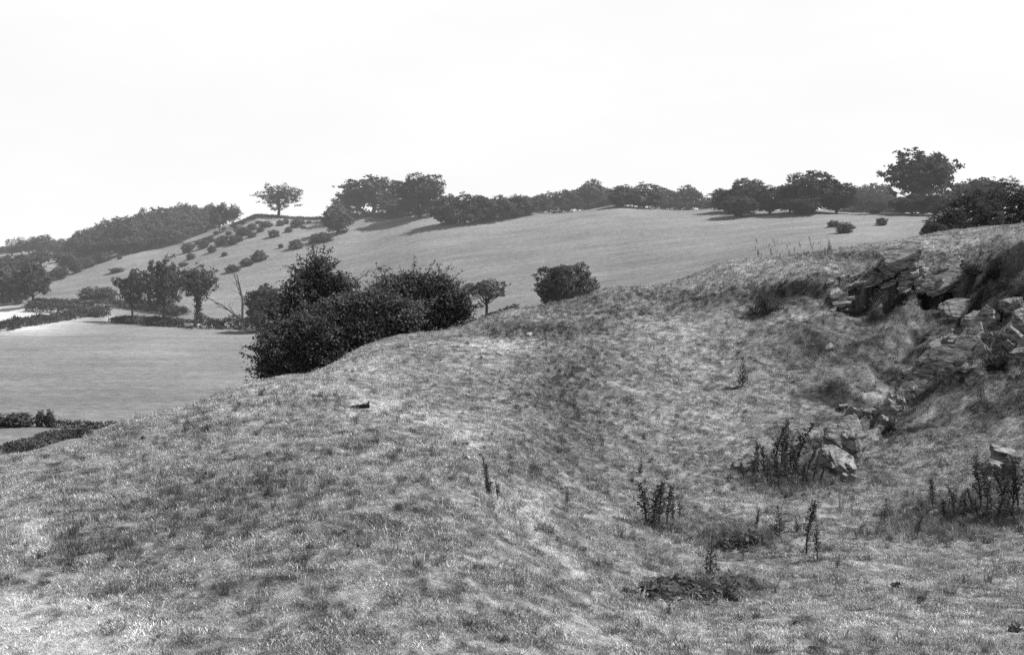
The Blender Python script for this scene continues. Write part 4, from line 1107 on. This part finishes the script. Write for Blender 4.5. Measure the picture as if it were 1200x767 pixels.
# ------------------------------------------------------------------ rail beyond the oak, gate in the valley
p = pt(1103, 300); p.z = (HOR - 229) / F0 * 300
def rails(name, label, px0, px1, Y, ztop, nrail, mat, cat, posts=3, hgt=1.2):
    a = pt(px0, Y); b = pt(px1, Y); root = empty(name, a); tag(root, label, cat)
    for i in range(posts):
        q = a.lerp(b, i / (posts - 1)); q.z = float(gz(q.x, q.y)) - a.z
        box('post', q.x - a.x - .07, q.x - a.x + .07, -.07, .07, q.z - .2, q.z + hgt, mat, root)
    for k in range(nrail):
        z = hgt * (1 - k * .3) - .12
        g = Geo(); g.tube([(0, -.1, z), ((b.x - a.x) / 2, -.1, z + (float(gz((a.x + b.x) / 2, Y)) - a.z)), (b.x - a.x, -.1, z + b.z - a.z)], [.05, .05, .05], 4)
        link(bpy.data.objects.new('rail', g.build('rail', mat)), root)
rails('field_gate', 'pale wooden gate in the gap between the valley hedges', 127, 137, hit(132, 377) or 270, 0, 4, M_WOOD, 'gate', 2)
rails('rail_fence', 'short pale rail fence below the big oak beside the thorn thicket', 1089, 1112, 280, 0, 3, M_WOOD, 'fence', 3)

# ------------------------------------------------------------------ light, sky, camera
EL, AZ = math.radians(50), math.radians(80)
sd = Vector((math.sin(AZ) * math.cos(EL), math.cos(AZ) * math.cos(EL), math.sin(EL)))
sl = bpy.data.lights.new('sun', 'SUN'); sl.energy = 5.6; sl.angle = math.radians(.6); sl.color = (1, 1, 1)
so = link(bpy.data.objects.new('sun', sl)); so.rotation_euler = (-sd).to_track_quat('-Z', 'Y').to_euler(); so.location = (30, -10, 60)

w = bpy.data.worlds.new('World'); S.world = w; w.use_nodes = True
nt = w.node_tree; N = nt.nodes; L = nt.links; N.clear()
sk = N.new('ShaderNodeTexSky'); sk.sky_type = 'NISHITA'; sk.sun_disc = False; sk.sun_elevation = EL; sk.sun_rotation = AZ
sk.air_density = 1.0; sk.dust_density = 1.0
bw = N.new('ShaderNodeRGBToBW'); bg = N.new('ShaderNodeBackground'); bg.inputs[1].default_value = .125
out = N.new('ShaderNodeOutputWorld')
# white veil of summer haze low in the sky
tc = N.new('ShaderNodeTexCoord'); sp = N.new('ShaderNodeSeparateXYZ'); L.new(tc.outputs['Generated'], sp.inputs[0])
vr = N.new('ShaderNodeMapRange'); vr.interpolation_type = 'SMOOTHSTEP'
vr.inputs[1].default_value = .23; vr.inputs[2].default_value = .42; vr.inputs[3].default_value = 7.9; vr.inputs[4].default_value = 0
L.new(sp.outputs['Z'], vr.inputs[0])
gn = N.new('ShaderNodeMath'); gn.operation = 'MULTIPLY'; gn.inputs[1].default_value = 1.0; L.new(bw.outputs[0], gn.inputs[0])
mxv = N.new('ShaderNodeMath'); mxv.operation = 'MAXIMUM'; L.new(gn.outputs[0], mxv.inputs[0]); L.new(vr.outputs[0], mxv.inputs[1])
sn = N.new('ShaderNodeTexNoise'); sn.inputs['Scale'].default_value = 3.5; sn.inputs['Detail'].default_value = 4
smp = N.new('ShaderNodeMapping'); smp.inputs['Scale'].default_value = (1, 1, 3); L.new(tc.outputs['Generated'], smp.inputs[0]); L.new(smp.outputs[0], sn.inputs['Vector'])
sr = N.new('ShaderNodeMapRange'); sr.inputs[1].default_value = .3; sr.inputs[2].default_value = .7; sr.inputs[3].default_value = .965; sr.inputs[4].default_value = 1.03
L.new(sn.outputs['Fac'], sr.inputs[0])
sm = N.new('ShaderNodeMath'); sm.operation = 'MULTIPLY'; L.new(mxv.outputs[0], sm.inputs[0]); L.new(sr.outputs[0], sm.inputs[1])
L.new(sk.outputs[0], bw.inputs[0]); L.new(sm.outputs[0], bg.inputs[0]); L.new(bg.outputs[0], out.inputs[0])

cd = bpy.data.cameras.new('camera'); co = link(bpy.data.objects.new('camera', cd)); S.camera = co
co.location = (0, 0, 0); co.rotation_euler = (math.radians(90), 0, 0)
cd.sensor_width = 36; cd.lens = 36 * F0 / 1200; cd.shift_y = -(383.5 - HOR) / 1200
cd.clip_start = .1; cd.clip_end = 6000
S.view_settings.view_transform = 'Standard'; S.view_settings.look = 'None'; S.view_settings.exposure = 0; S.view_settings.gamma = 1
S.cycles.max_bounces = 5; S.cycles.diffuse_bounces = 3; S.cycles.transparent_max_bounces = 4; S.cycles.use_denoising = False
